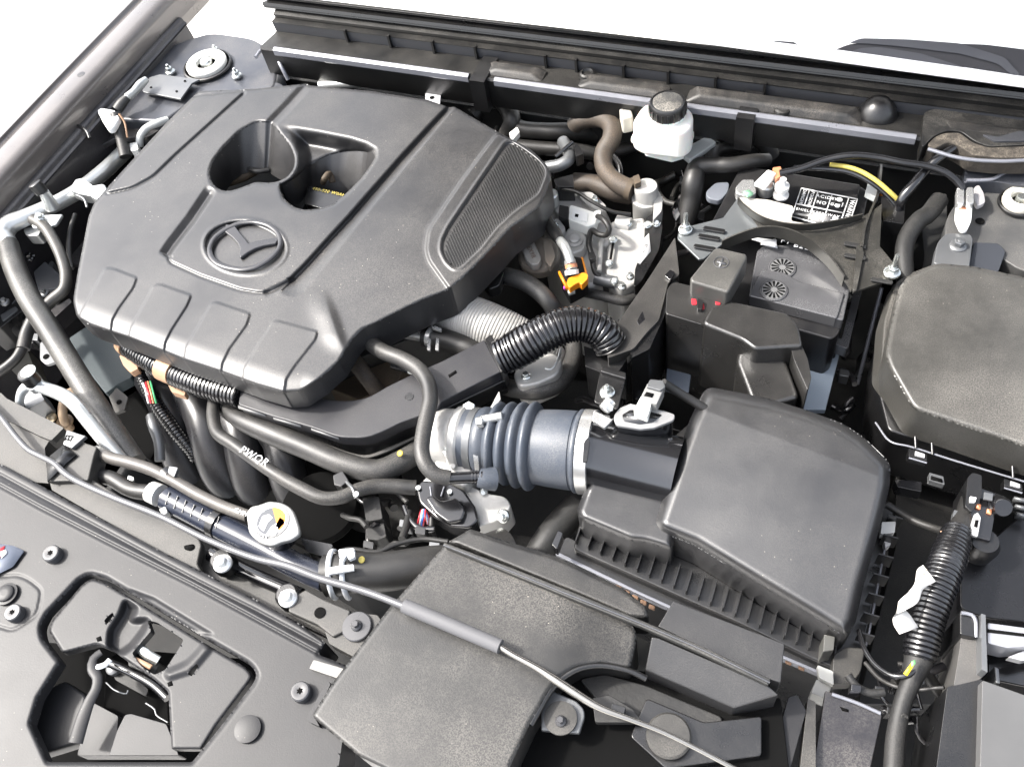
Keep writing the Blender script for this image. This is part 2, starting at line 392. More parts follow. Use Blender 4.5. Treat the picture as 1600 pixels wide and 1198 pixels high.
# sweep of a profile along the car's width: used for the cowl
def strip_x(name, prof, x0, x1, m, parent=None, thick=.004, **k):
    """prof: (y,z) polyline; extruded in x with a thickness below it"""
    n = len(prof); V = []
    xs = np.linspace(x0, x1, 24)
    for x in xs:
        for y, z in prof: V.append((x, y, z))
        for y, z in prof: V.append((x, y+.001, z-thick))
    st = 2*n; Fc = []
    for i in range(len(xs)-1):
        for j in range(n-1):
            a = i*st+j; Fc.append((a, a+st, a+st+1, a+1)); b = i*st+n+j; Fc.append((b, b+1, b+st+1, b+st))
        Fc.append((i*st, i*st+n, (i+1)*st+n, (i+1)*st)); e = i*st+n-1; Fc.append((e, e+st, e+n+st, e+n))
    return mk(name, V, Fc, m, parent, sharp=25, **k)
def yz(py, z, px=1000): return (P(px, py, z)[1], z)
# ---- cowl
cw = T('cowl_panel', 'long dusty black plastic cowl panel running below the windscreen', 'cowl panel', 900, 150, 0)
yl = yz(158, .0)[0]
strip_x('cowl_tray', [(yl, -.05), (yl, -.002), (yl+.003, .002), yz(152, .0015), yz(128, -.004), yz(123, -.004)], -1.02, .62, COWL, cw, .003)
strip_x('cowl_lip', [(yl-.004, -.006), (yl-.004, .003), (yl+.002, .0055), (yl+.006, .0035)], -.99, -.62, LIP, cw, .002)
strip_x('cowl_lip', [(yl-.004, -.006), (yl-.004, .003), (yl+.002, .0055), (yl+.006, .0035)], -.575, .055, LIP, cw, .002)
strip_x('cowl_lip', [(yl-.004, -.006), (yl-.004, .003), (yl+.002, .0055), (yl+.006, .0035)], .085, .255, LIP, cw, .002)
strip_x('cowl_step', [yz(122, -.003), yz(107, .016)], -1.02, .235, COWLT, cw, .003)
strip_x('cowl_shelf', [yz(107, .0165), yz(98, .0165), yz(93, .024), yz(82, .027)], -1.02, .62, COWL, cw, .003)
strip_x('cowl_rail', [yz(82, .0275), yz(80, .035), yz(74, .040), yz(70, .036), yz(66, .036), yz(62, .046), yz(58, .048)], -1.04, .64, BLK, cw, .004)
for i, px in enumerate([545, 612, 680, 747, 855, 902, 975, 1045, 1118, 1195]):
    # little ribs dividing the step and tray
    y0, z0 = yz(122, -.003); y1, z1 = yz(107, .016)
    # px here is measured at the step line of the picture: find x on that line
    best = min(np.linspace(-1.1, .3, 600), key=lambda x: abs((lambda c: 800+F*c[0]/c[2])(RM.T @ (np.array([x, y0, z0])-CAM))-px))
    box('rib', best-.0018, best+.0018, y0-.006, y1+.002, z0-.003, z1+.0035, COWL, cw)
for k, px in enumerate([712, 1148]):
    p = P(px, 158 if k == 0 else 180, 0)
    box('bracket', p[0]+.004, p[0]+.03, yl-.012, yl+.05, -.055, .0045, BLK, cw)
# ramps of the tray (dusty blocks)
for (a, b, z) in (((-.60, -.50), .5, .004), ((-.44, -.30), .5, .004), ((-.27, -.02), .5, .007), ((.075, .2), .5, .006)):
    y0 = yz(150, 0)[0]; y1 = yz(130, 0)[0]
    V = [(a[0], y0, .001), (a[1], y0, .001), (a[1], y1, .001), (a[0], y1, .001), (a[0]+.02, y0+.006, z+.004), (a[1]-.02, y0+.006, z+.004), (a[1]-.01, y1-.004, z+.006), (a[0]+.01, y1-.004, z+.006)]
    mk('raised_block', V, [(4, 5, 6, 7), (0, 1, 5, 4), (1, 2, 6, 5), (2, 3, 7, 6), (3, 0, 4, 7)], mat('dusty cowl', (.008, .008, .008), .5, dust=.4, dscale=24, dustcol=(.24, .21, .18)), cw, bevel=.004, seg=3)
for (x, y) in ((918, 119), (1222, 174)):
    lathe('drain_boss', P(x, y, .001), UP, [(.013, 0), (.012, .006), (.009, .0075), (.007, .004)], COWL, cw)
# bulge
c = P(1372, 172, .005)
lathe('dome', c-np.array([0, 0, .02]), UP, [(.0275*math.cos(a), .006+.034*math.sin(a)) for a in np.linspace(0, 1.5, 12)], BLK, cw, 40)
lathe('dome_rim', c-np.array([0, 0, .02]), UP, [(.0315, 0), (.031, .010), (.029, .012), (.0265, .009)], COWL, cw, 40)
# right end: foam wedge and the fold of the panel
prism('foam_seal', [(1448, 226), (1462, 212), (1478, 207), (1500, 207), (1520, 222), (1545, 230), (1600, 228), (1660, 228), (1660, 245), (1600, 246), (1560, 246), (1520, 242), (1495, 225), (1480, 222), (1462, 232)], .008, .03, mat('speckled foam', (.03, .025, .02), .9, dust=.7, bump=1, bscale=300, dustcol=(.28, .24, .19), dscale=60), cw, r=6, bevel=.003)
prism('cowl_end', [(1440, 232), (1443, 175), (1480, 165), (1560, 180), (1680, 190), (1680, 228), (1600, 226), (1545, 229), (1522, 220), (1502, 205), (1478, 204), (1458, 213)], .010, .03, mat('dusty cowl end', (.009, .009, .009), .36, dust=.4, dscale=14), cw, r=8, bevel=.004, seg=3)
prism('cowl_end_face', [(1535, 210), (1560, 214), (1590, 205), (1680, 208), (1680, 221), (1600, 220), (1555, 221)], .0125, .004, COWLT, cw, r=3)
tube('lower_lip', [(1450, 233, .004), (1500, 247, .004), (1560, 252, .004), (1620, 250, .004), (1680, 252, .004)], 3, LIP, cw)
prism('lower_panel', [(1510, 252), (1560, 256), (1680, 254), (1680, 300), (1600, 290), (1555, 284), (1505, 286)], -.03, .05, TOWER, cw, r=6, bevel=.004)
tube('panel_fold', [(1510, 282, -.028), (1550, 280, -.028), (1575, 268, -.028), (1680, 262, -.028)], 3, LIP, cw)
for (x, y) in ((1278, 114), (1478, 139), (1097, 93)):
    cyl('clip', P(x, y, .027), UP, .003, .002, PRINTG, cw)
# ---- windscreen with wiper zone and the pale trim strip at its foot
ws = T('windscreen', 'windscreen with sky glare in its pale colour at the top right above the white trim strip', 'windscreen', 1300, 90, .05)
GLASS = mat('windscreen sky glare', (.95, .95, .95), .3, spec=.8, var=0, rvar=0)  # opaque near-white base stands in for the sky's reflection
A = [P(x, y, .058) for x, y in ((300, -34), (1100, 51), (1175, 60), (1600, 121), (1900, 166))]
B = [a+np.array([0, .9, .42]) for a in A]
n = len(A); mk('glass', A+B, [(i, i+1, n+i+1, n+i) for i in range(n-1)], GLASS, ws)
TRIMW = mat('white trim strip', (.85, .85, .85), .4, var=.02)
prism('trim_strip', [(300, -48), (780, 6), (1100, 52), (1250, 70), (1420, 92), (1600, 119), (1900, 160), (1900, 176), (1600, 134), (1400, 107), (1250, 86), (1100, 66), (780, 24), (300, -30)], .062, .004, TRIMW, ws, bevel=.001)
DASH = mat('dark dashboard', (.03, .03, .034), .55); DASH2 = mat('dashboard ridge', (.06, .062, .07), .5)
def on_glass(name, pts, lift, m):      # sheet lying just above the glass: shapes seen at its foot
    V = []
    for x, y in pts:
        d = ray(x, y); # plane of the glass through A[2], spanned by x and (0,.9,.42)
        nn = np.cross(A[4]-A[1], np.array([0, .9, .42])); nn /= np.linalg.norm(nn)
        if nn[2] < 0: nn = -nn
        t = np.dot(A[2]+nn*lift-CAM, nn)/np.dot(d, nn); V.append(CAM+d*t)
    return mk(name, V, [list(range(len(V)))], m, ws, smooth=False)
on_glass('dashboard_shape', rnd([(1305, 78), (1325, 70), (1352, 66), (1400, 66), (1480, 68), (1540, 70), (1620, 80), (1700, 95), (1900, 130), (1900, 163), (1600, 119), (1500, 104), (1420, 92), (1310, 81)], 8), .003, DASH)  # dark sheet for the dashboard seen through the glass
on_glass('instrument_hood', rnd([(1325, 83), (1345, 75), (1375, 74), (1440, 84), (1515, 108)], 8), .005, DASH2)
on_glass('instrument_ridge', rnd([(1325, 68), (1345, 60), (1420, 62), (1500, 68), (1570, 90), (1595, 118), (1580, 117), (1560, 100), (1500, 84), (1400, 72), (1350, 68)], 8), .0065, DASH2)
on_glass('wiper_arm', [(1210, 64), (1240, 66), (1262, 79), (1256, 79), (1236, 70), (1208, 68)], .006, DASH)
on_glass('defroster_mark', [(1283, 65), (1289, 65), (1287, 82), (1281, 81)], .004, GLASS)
# ---- left fender
fd = T('fender', 'brown-grey painted front fender rail along the left edge', 'fender', 60, 180, .02)
def yprof(name, prof, y0, y1, m, parent, bend=0, **k):
    """profile (x,z) swept along the car's length, bending outwards/inwards slightly"""
    ys = np.linspace(y0, y1, 40); V = []; n = len(prof)
    for y in ys:
        bx = bend*(y-.75)**2
        for x, z in prof: V.append((x+bx, y, z))
        for x, z in prof: V.append((x+bx, y, z-.003))
    st = 2*n; Fc = []
    for i in range(len(ys)-1):
        for j in range(n-1):
            a = i*st+j; Fc.append((a, a+1, a+st+1, a+st)); b = a+n; Fc.append((b, b+st, b+st+1, b+1))
    return mk(name, V, Fc, m, parent, sharp=60, **k)
def fx(px, py, z): return P(px, py, z)[0]
xo = fx(0, 200, .02); xi = fx(0, 277, .015)
prof = [(xo-.02, -.12), (xo-.008, -.02), (xo-.003, .010), (xo+.002, .013), (xo+.008, .0135), (xo+.010, .008), (xo+.014, .007), (xo+.018, .010), (xo+.030, .0125), (xi-.020, .014), (xi-.010, .012), (xi-.004, .006), (xi-.001, -.004), (xi, -.03)]
yprof('fender_rail', prof, .2, 1.6, PAINT, fd, bend=.03)
lathe('rail_plug', P(127, 117, .013), UP, [(.008, 0), (.007, .001), (.003, .0012)], PAINTD, fd)
# gutter and inner rail
ap = T('inner_fender', 'dusty dark painted inner fender apron left of the engine', 'body panel', 60, 330, -.03)
x1 = fx(0, 330, -.03); x2 = fx(0, 352, -.03)
yprof('gutter', [(xi+.002, -.028), (xi+.02, -.036), (x1-.01, -.04), (x1-.002, -.03), (x1+.004, -.028)], .2, 1.15, PAINTD, ap)
yprof('inner_rail', [(x1+.003, -.0265), (x2-.004, -.0265), (x2, -.03), (x2+.003, -.05), (x2+.012, -.12), (x2+.02, -.30), (x2+.02, -.56)], .2, 1.15, PAINTD, ap)
for (x, y) in ((8, 295), (5, 310), (30, 290), (75, 235)):
    lathe('hole_rim', P(x, y, -.034), UP, [(.009, 0), (.008, .002), (.006, .0022)], PAINTD, ap, 16)
tube('clip_wire', [(108, 192, -.03), (125, 198, -.025), (136, 206, -.025), (140, 216, -.03)], 2.5, BLK, ap)
prism('well_flange', [(95, 255), (150, 190), (185, 178), (250, 180), (262, 195), (230, 215), (180, 215), (150, 232), (110, 270), (104, 292)], -.07, .01, PAINTD, ap, r=8)
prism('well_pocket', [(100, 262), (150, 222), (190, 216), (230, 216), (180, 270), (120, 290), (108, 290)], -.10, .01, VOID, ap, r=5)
prism('lower_apron', [(60, 240), (130, 250), (112, 300), (140, 330), (150, 420), (60, 400), (-60, 420), (-60, 330)], -.16, .01, PAINTD, ap, r=10)
# ---- strut towers
st = T('strut_tower', 'blue-grey suspension strut tower with a white ring, at the far left corner', 'strut tower', 325, 105, -.05, group='suspension strut towers')
prism('tower_top', [(150, 185), (160, 150), (195, 120), (235, 82), (290, 62), (330, 50), (400, 60), (435, 90), (430, 140), (395, 150), (310, 150), (255, 190)], -.05, .10, TOWER, st, r=16, bevel=.006, seg=3)
def strut_ring(cx, cy, z, k, par, m):
    c = P(cx, cy, z); R = k*mpp(cx, cy, z)
    lathe('bearing_well', c+np.array([0, 0, .001]), UP, [(R*1.22, 0), (R*1.2, .003), (R*1.12, .004), (R*1.08, .0)], BLK, par, 40)
    o = lathe('bearing_ring', c+np.array([0, 0, .003]), UP, [(R, 0), (R, .006), (R*.92, .009), (R*.62, .010), (R*.5, .007), (R*.48, .0)], m, par, 40)
    lathe('strut_nut', c+np.array([0, 0, .001]), UP, [(R*.3, 0), (R*.3, .010), (R*.24, .013)], ZINC, par, 20)
strut_ring(325, 104, -.047, 32, st, mat('white bearing ring', (.6, .6, .57), .5, dust=.2))
for (x, y) in ((338, 82), (370, 118), (266, 112)): bolt(x, y, -.045, 8, st, stud=.012)
prism('tower_plate', [(222, 142), (233, 121), (250, 116), (312, 124), (300, 130), (282, 155), (225, 144)], -.038, .004, GREYP, st, bevel=.001)
for (x, y) in ((236, 137), (276, 143), (289, 127)): cyl('rivet', P(x, y, -.0375), UP, .0022, .001, VOID, st, seg=12)
prism('tower_foot', [(320, 150), (335, 128), (365, 130), (372, 150), (400, 135), (432, 128), (470, 150), (300, 160)], -.052, .03, TOWER, st, r=6)
st2 = T('strut_tower', 'grey suspension strut tower cut by the right edge, behind the big fuse box', 'strut tower', 1590, 315, -.05, group='suspension strut towers')
prism('tower_top', [(1475, 400), (1478, 340), (1500, 310), (1540, 296), (1600, 280), (1700, 290), (1700, 420), (1600, 425), (1560, 400), (1520, 380)], -.05, .10, mat('grey tower paint', (.07, .07, .07), .45, metal=.2, dust=.5), st2, r=16, bevel=.006, seg=3)
strut_ring(1592, 318, -.047, 26, st2, mat('cream bearing ring', (.5, .48, .42), .5, dust=.4))
cyl('rivet', P(1531, 346, -.0485), UP, .006, .001, VOID, st2, seg=16)
prism('tower_bracket', [(1458, 412), (1465, 378), (1478, 364), (1515, 364), (1521, 372), (1515, 418)], -.035, .02, GREYP, st2, r=6, bevel=.002)
bolt(1497, 384, -.0345, 13, st2, GREYP, stud=.008)
prism('tower_box', [(1522, 378), (1560, 380), (1572, 392), (1560, 425), (1512, 420)], -.045, .05, mat('slate plastic', (.03, .033, .04), .5), st2, r=4, bevel=.003)
# right apron
box('side_apron', .40, .415, .2, 1.10, -.568, -.06, PAINTD, kind='structure')
prism('apron_panel', [(1405, 420), (1430, 340), (1455, 310), (1480, 300), (1480, 412), (1440, 425)], -.10, .03, DARK, None, r=8, lab='dusty dark body panel edge curving beside the right strut tower', cat='body panel')

fr = T('fender', 'dark painted fender rail closing the right side of the bay just outside the picture', 'fender', 1790, 420, .0)
prf = [(.62-(x-xo)*1.0-(.62-.50), z) for x, z in prof]
yprof('fender_rail', [(q[0]+.14, q[1]) for q in prf][::-1], .2, 1.6, PAINT, fr, bend=-.03)
yprof('gutter', [(.40, -.30), (.405, -.06), (.43, -.05), (.50, -.045), (.56, -.03)], .2, 1.15, PAINTD, fr)
# ================================================================ engine cover
ec = T('engine_cover', 'large matte black engine cover with a round emblem and a heart-shaped opening', 'engine cover', 480, 380, -.03)
OUT = [(310, 143, 6), (400, 139, 6), (478, 131), (485, 134), (575, 142), (667, 156), (702, 168), (710, 167), (770, 202, 4), (832, 235, 8), (858, 262, 12), (862, 280, 6), (843, 325, 8), (799, 356), (770, 388), (735, 424), (702, 453, 8), (662, 468, 10), (625, 486), (588, 505, 10), (566, 514, 6), (551, 530, 6), (530, 565), (500, 592), (470, 612, 4), (442, 614), (400, 602), (345, 582), (287, 563), (250, 548), (200, 528), (172, 519), (140, 508), (120, 496, 6), (114, 470, 10), (121, 427, 10), (132, 372), (138, 340), (147, 317, 6), (175, 285, 4), (260, 192)]
OUT = rnd(OUT, 2)
HOLE_L = rnd([(400, 191), (375, 205), (350, 230), (333, 252), (327, 270), (331, 287), (344, 297), (357, 299), (375, 294), (400, 284), (417, 286), (435, 284), (450, 276), (460, 262), (461, 245), (453, 226), (441, 213), (424, 192)], 7)
HOLE_R = rnd([(540, 237), (515, 242), (495, 252), (475, 266), (464, 277), (452, 284), (438, 291), (443, 310), (460, 324), (475, 328), (500, 326), (520, 319), (540, 303), (565, 278), (581, 255), (588, 243), (575, 238), (558, 236)], 5)
TE = [(424, 191), (450, 194), (500, 202), (550, 212), (575, 220), (590, 229), (593, 238), (582, 255)]
SAD = [(424, 192), (450, 194), (500, 202), (550, 212), (575, 219), (591, 229), (593, 240), (582, 255), (575, 262), (540, 300), (510, 320), (440, 300), (436, 284), (460, 270), (462, 240), (441, 213)]
L1 = [(457, 437), (482, 412), (520, 370), (550, 338), (625, 252), (670, 203), (703, 168)]
L1b = [(417, 457), (457, 437)]
PLQ = rnd([(372, 250), (340, 293), (300, 350), (266, 398), (265, 409), (312, 431), (375, 453), (408, 458), (427, 455), (457, 437), (520, 370), (550, 338)], 5)
PB = rnd([(262, 401), (266, 410), (312, 431), (375, 453), (405, 458), (425, 456), (457, 437)], 6)
L2 = [(335, 293), (300, 345), (270, 384), (258, 402)]
L3 = [(481, 131), (452, 163), (425, 191)]
PANL = rnd([(305, 149), (386, 142), (275, 242), (240, 276), (207, 294), (162, 304), (178, 283), (262, 192)], 10)
SUR = rnd([(776, 206), (722, 278), (668, 358), (664, 390), (669, 408), (701, 453), (760, 500), (900, 400), (900, 250)], 8)
MESH = rnd([(790, 224), (745, 290), (701, 355), (691, 376), (690, 391), (698, 408), (710, 419), (721, 415), (750, 387), (776, 354), (802, 330), (840, 302), (851, 275), (851, 264), (842, 252), (810, 228), (799, 222)], 6)
PADS = [rnd(p, 4) for p in (
    [(164, 419), (178, 420), (214, 434), (208, 450), (185, 482), (175, 500), (172, 530), (120, 512), (126, 488)],
    [(240, 446), (250, 444), (299, 461), (292, 478), (268, 515), (258, 535), (255, 560), (198, 540), (204, 512)],
    [(330, 474), (338, 472), (391, 490), (385, 508), (358, 545), (347, 568), (344, 595), (286, 575), (290, 542)],
    [(426, 503), (433, 501), (496, 518), (493, 530), (460, 572), (447, 592), (442, 625), (377, 612), (381, 575), (405, 535)])]
EMB = [(383+62*math.cos(a), 385.5+39.5*math.sin(a)+3*math.cos(a)) for a in np.linspace(0, 2*math.pi, 40)[:-1]]
FR = [(112, 497), (172, 519), (250, 548), (345, 582), (442, 614), (470, 612)]
def zcover(X, Y):
    z = np.zeros_like(X)
    z += roundover(OUT, X, Y, 5, .0035)
    d = seg_close(FR, X, Y, False)[0]; z -= .006*np.clip(1-d/34, 0, 1)**2
    z += vgroove(L1, X, Y, (26, 5), 6, .009, False)*1.0
    z += groove(L1b, X, Y, 6, .004)
    z += vgroove(L2, X, Y, (13, 13), 7, .007)
    z += vgroove(L3, X, Y, (9, 9), 9, .005, False)
    z += groove(PB, X, Y, 3.2, .003)
    # plaque slopes gently down to the right
    z += .0016*ss(sdf(PANL, X, Y)/3)+groove(PANL, X, Y, 3, .0022, True)
    s = sdf(SUR, X, Y); z += .005*ss((s+5)/10)+groove(SUR, X, Y, 3.5, .002, True)
    s = sdf(MESH, X, Y); z += -.003*ss((s+2)/4)+.0016*np.clip(1-np.abs(s+3)/3.5, 0, 1)
    for p in PADS:
        z += .0020*ss((sdf(p, X, Y)+1.5)/3)
    s = sdf(EMB, X, Y); z += -.005*ss((s+2)/6)+.0012*np.clip(1-np.abs(s+4)/4, 0, 1)
    # bump near the front corner
    u, v = X-520, Y-505; t = np.clip(v/40+.5, 0, 1)
    d = (u-.35*v); z += .0045*np.exp(-(np.where(d > 0, d/9, d/22))**2)*ss((Y-445)/50)*ss((560-Y)/40)
    # sunk ramp at the opening
    d = seg_close(TE, X, Y, False)[0]; ins = inside(SAD, X, Y)
    z += np.where(ins, -.030*ss(d/30)*ss((seg_close(HOLE_L, X, Y)[0]-1)/26), 0)
    # soft rims
    for hpl in (HOLE_L, HOLE_R):
        dd = seg_close(hpl, X, Y)[0]; z -= .0035*np.clip(1-dd/5, 0, 1)**2
    return z
hf('cover_shell', OUT, zcover, 1.6, lambda v: .055 if v[0] > -.55 else .035, COVER, ec, holes=[HOLE_L, HOLE_R], hskirt=.058, hlean=.050)
# ribs of the mesh insert
V = []; Fc = []
mp = np.array([q[:2] for q in MESH]); dv = np.array([.42, .91]); nv_ = np.array([.91, -.42])
pr = mp @ nv_
for s in np.arange(pr.min()+2, pr.max()-1, 4.2):
    cr = []
    for i in range(len(mp)):
        a, b = mp[i], mp[(i+1) % len(mp)]; da, db = a@nv_-s, b@nv_-s
        if da*db < 0: cr.append((a+(b-a)*da/(da-db))@dv)
    if len(cr) < 2: continue
    t0, t1 = min(cr)+1.5, max(cr)-1.5
    if t1-t0 < 3: continue
    for w0, w1, zz in ((-.9, .9, 0),):
        q = [nv_*(s+w)+dv*t for t, w in ((t0, -.8), (t0, .8), (t1, .8), (t1, -.8))]
        zt = float(zcover(np.array([0., 0.]), np.array([0., 0.]))[0]) if 0 else .0045
        n0 = len(V); V += [P(*p_, zt) for p_ in q]; V += [P(*p_, zt)-np.array([0, 0, .003]) for p_ in q]
        Fc += [[n0, n0+1, n0+2, n0+3], [n0, n0+4, n0+5, n0+1], [n0+1, n0+5, n0+6, n0+2], [n0+2, n0+6, n0+7, n0+3], [n0+3, n0+7, n0+4, n0]]
mk('mesh_slats', V, Fc, mat('slat plastic', (.016, .016, .016), .4, dust=.15), ec, kind='stuff', smooth=False, lab='fine parallel grille slats of the right insert')
# emblem
EMBM = mat('emblem plastic', (.03, .03, .033), .3, bump=.1)
em = lathe('emblem_base', P(382, 386, -.0075), UP, [(.004, 0), (.004, .0005)], EMBM, ec)
RG = rnd([(384+(x-384)*1.045, 385+(y-383.5)*1.04) for x, y in [(332, 400), (329, 388), (336, 371), (353, 358), (375, 348), (397, 346), (418, 351), (432, 362), (437, 375), (434, 388), (421, 402), (400, 415), (378, 419), (355, 415), (340, 409)]], 9)
ring = crom([P(x, y, -.0005) for x, y in RG]+[P(*RG[0][:2], -.0005)], .003)[:-1]
sweep('emblem_ring', ring, np.full(len(ring), .0042), EMBM, ec, 12, flat=.6, closed=True)
prism('emblem_wing', [(352, 350), (366, 351), (374, 362), (385, 375), (388, 380), (395, 377), (412, 373.5), (438, 370), (431, 380), (411, 383.5), (398, 388), (387, 394), (375, 403), (373, 396), (375, 389), (371, 380), (363, 371), (351, 362)], .0005, .006, EMBM, ec, bevel=.0018, seg=3)
# what shows in the opening
tube('cable', [(350, 285, -.075), (380, 275, -.07), (405, 262, -.07), (430, 258, -.075), (455, 262, -.08)], 9, GRIME, None, lab='brown grimy cable seen inside the left well of the cover opening', cat='cable')
tube('cable', [(385, 262, -.06), (402, 268, -.055), (420, 266, -.06)], 4, RUBG, None, lab='short grey cable crossing the left well of the cover opening', cat='cable')
cb = prism('ignition_coil', [(480, 290), (540, 305), (548, 322), (525, 332), (476, 318)], -.045, .04, BLK, None, r=3, lab='black ignition coil with yellow lettering in the right well of the cover opening', cat='ignition coil', bevel=.002)
text('lettering', '480-820 W0AH', 514, 300, -.0440, 5.5, YELLOW, cb, (1, .22))
prism('coil_bracket', [(440, 300), (470, 295), (482, 310), (470, 330), (445, 325)], -.055, .03, DARK, None, r=4, lab='dark metal bracket beside the ignition coil under the cover opening', cat='bracket')
tube('coil_hose', [(505, 285, -.05), (508, 278, -.035), (515, 272, -.04), (520, 285, -.05)], 5, GRIME, None, lab='small brown hose loop above the yellow lettering', cat='hose')
# dark engine body below
eb = T('engine_block', 'dark grimy engine block mostly hidden under the engine cover', 'engine', 480, 420, -.45)
prism('cylinder_head', [(330, 180), (860, 300), (720, 500), (560, 560), (480, 600), (160, 500), (200, 350)], -.10, .35, DARK, eb, r=10)
prism('intake_face', [(230, 540), (480, 640), (680, 690), (640, 860), (520, 880), (380, 800), (250, 720)], -.28, .25, DARK, eb, r=10)
prism('lower_case', [(480, 560), (980, 600), (960, 850), (700, 870), (500, 760)], -.33, .2, DARK, eb, r=10)
# ================================================================ air box
ab = T('air_filter_box', 'large matte black air filter box with a grey rubber duct clamped to its neck', 'air filter box', 1200, 800, -.13)
LO = rnd([(1103, 603, 16), (1200, 622), (1262, 641), (1318, 662, 10), (1350, 683, 14), (1392, 724, 12), (1390, 760), (1373, 830), (1350, 912), (1337, 972), (1322, 996, 10), (1277, 968), (1200, 922), (1085, 852), (1030, 830, 8), (1023, 815, 6), (1042, 760), (1060, 705), (1078, 655)], 4)
def zlid(X, Y):
    z = np.full(X.shape, -.035)+roundover(LO, X, Y, 20, .016)
    z -= .026*np.clip((Y-(640+.38*(X-1100)))/300, 0, 1.2); z += .003*np.exp(-((X-1210)/110)**2)
    return z
hf('lid', LO, zlid, 2.0, lambda v: v[2]+.120, LID, ab)
ST = rnd([(921, 745), (1040, 776), (1060, 800), (1050, 860), (1008, 847), (985, 845), (907, 812), (901, 798)], 6)
hf('lid_step', ST, lambda X, Y: -.066+roundover(ST, X, Y, 12, .010)+0*X, 2.0, .052, LID, ab)
LW = rnd([(905, 806), (985, 842), (1030, 828), (1200, 918), (1322, 990), (1338, 972), (1392, 730), (1394, 790), (1350, 985), (1326, 1052), (1270, 1032), (1150, 975), (1000, 905), (902, 862), (895, 850)], 5)
prism('lower_housing', [(895, 858), (1000, 905), (1150, 972), (1270, 1030), (1320, 1052), (1345, 1030), (1400, 790), (1100, 640), (960, 760), (905, 815)], -.122, .22, BLK, ab, r=8, bevel=.003)
# flange between lid and housing with ribs
fl = [(868, 862), (1000, 925), (1150, 993), (1270, 1045), (1310, 1060), (1330, 1048), (1346, 1018), (1395, 810), (1385, 800), (1330, 1000), (1310, 1020), (1150, 955), (1000, 890), (885, 838)]
prism('flange', fl, -.135, .006, BLK, ab, r=5, bevel=.001)
prism('flange_rim', [(868, 866), (1000, 929), (1150, 997), (1275, 1050), (1312, 1064), (1312, 1060), (1275, 1045), (1150, 992), (1000, 924), (870, 861)], -.132, .012, LIP, ab, bevel=.0006)
for i in range(22):
    t = i/21; x = 905+t*(1300-905); y = 850+t*(1030-850)-2
    p = P(x, y, -.135); box('rib', p[0]-.0007, p[0]+.0007, p[1]-.008, p[1]+.02, -.136, -.110, BLK, ab)
for i in range(7):
    p = P(1342+i*7.5, 1000-i*30, -.115); box('rib', p[0]-.004, p[0]+.012, p[1]-.0008, p[1]+.0008, -.116, -.09, BLK, ab)
tube('gasket', [(1338, 1046, -.112), (1352, 1012, -.112), (1364, 955, -.112), (1378, 880, -.112), (1388, 830, -.112)], 1.8, LIP, ab)
prism('rim_corner', [(1302, 1022), (1322, 1010), (1352, 1012), (1345, 1050), (1330, 1068), (1300, 1068)], -.106, .02, PANELB, ab, r=6, bevel=.002)
prism('inner_tab', [(1288, 990), (1305, 994), (1303, 1015), (1286, 1018)], -.085, .05, mat('tab plastic', (.06, .06, .055), .5), ab, bevel=.001)
prism('clip', [(1277, 1038), (1302, 1048), (1303, 1070), (1280, 1058)], -.095, .010, mat('pale clip', (.35, .35, .33), .4), ab, r=3, bevel=.002)
prism('clip', [(1276, 1060), (1300, 1072), (1292, 1092), (1267, 1082)], -.105, .03, mat('pale clip lower', (.25, .25, .24), .4), ab, r=3, bevel=.002)
prism('clip', [(1378, 815), (1400, 814), (1398, 832), (1376, 834)], -.10, .012, mat('light clip', (.55, .55, .53), .4), ab, r=2, bevel=.001)
prism('clip', [(1388, 834), (1392, 850), (1384, 856), (1380, 838)], -.105, .012, mat('light clip leg', (.5, .5, .5), .4), ab, r=1)
for i in range(7):                     # rusty screws seen between the ribs
    x = 962+i*13 if i < 5 else 1228+(i-5)*20; y = 912+i*7.5 if i < 5 else 1028+(i-5)*9
    prism('rust_patch', [(x, y), (x+10, y+4), (x+9, y+11), (x-1, y+7)], -.135, .004, mat('rust', (.16, .085, .045), .7, dust=.5), ab)
# neck
c0 = P(905, 704, -.075); c1 = P(1058, 742, -.078); ax = c1-c0; ax /= np.linalg.norm(ax)
R = .046
GL = mat('smooth black neck', (.010, .010, .011), .16, spec=1., coat=.6)
lathe('neck', c0, ax, [(R*1.02, 0), (R*1.04, .003), (R, .006), (R, np.linalg.norm(c1-c0))], GL, ab, 48)
prism('neck_web', [(922, 742), (1030, 772), (1040, 760), (940, 736)], -.072, .05, LID, ab)
# bellows hose
bl = T('intake_hose', 'blue-grey ribbed rubber intake hose between throttle body and air box', 'hose', 840, 700, -.12)
e0 = P(728, 686, -.085); e1 = P(918, 706, -.076); L = np.linalg.norm(e1-e0); d = (e1-e0)/L
prof = []
for s in np.linspace(0, 1, 141):
    r = .0345+.0085*ss(s/.9)
    if .22 < s < .60:
        ph = ((s-.22)/.095) % 1; r += .0078*math.sin(math.pi*ph)**.8+.001
    if .10 < s < .22: r += .003*math.sin(math.pi*(s-.10)/.12)
    if s > .9: r -= .001
    prof.append((r*1.16, s*L))
lathe('bellows', e0, d, prof, BELL, bl, 56)
elb = [tuple(P(752, 738, -.055))]
tube('side_port', [(772, 748, -.06), (758, 748, -.055), (748, 746, -.053)], [19, 17, 15], BELL, bl)
lathe('hose_seam', e1-d*.012, d, [(.052, 0), (.0526, .001), (.0526, .004), (.052, .005)], BELL, bl, 48)
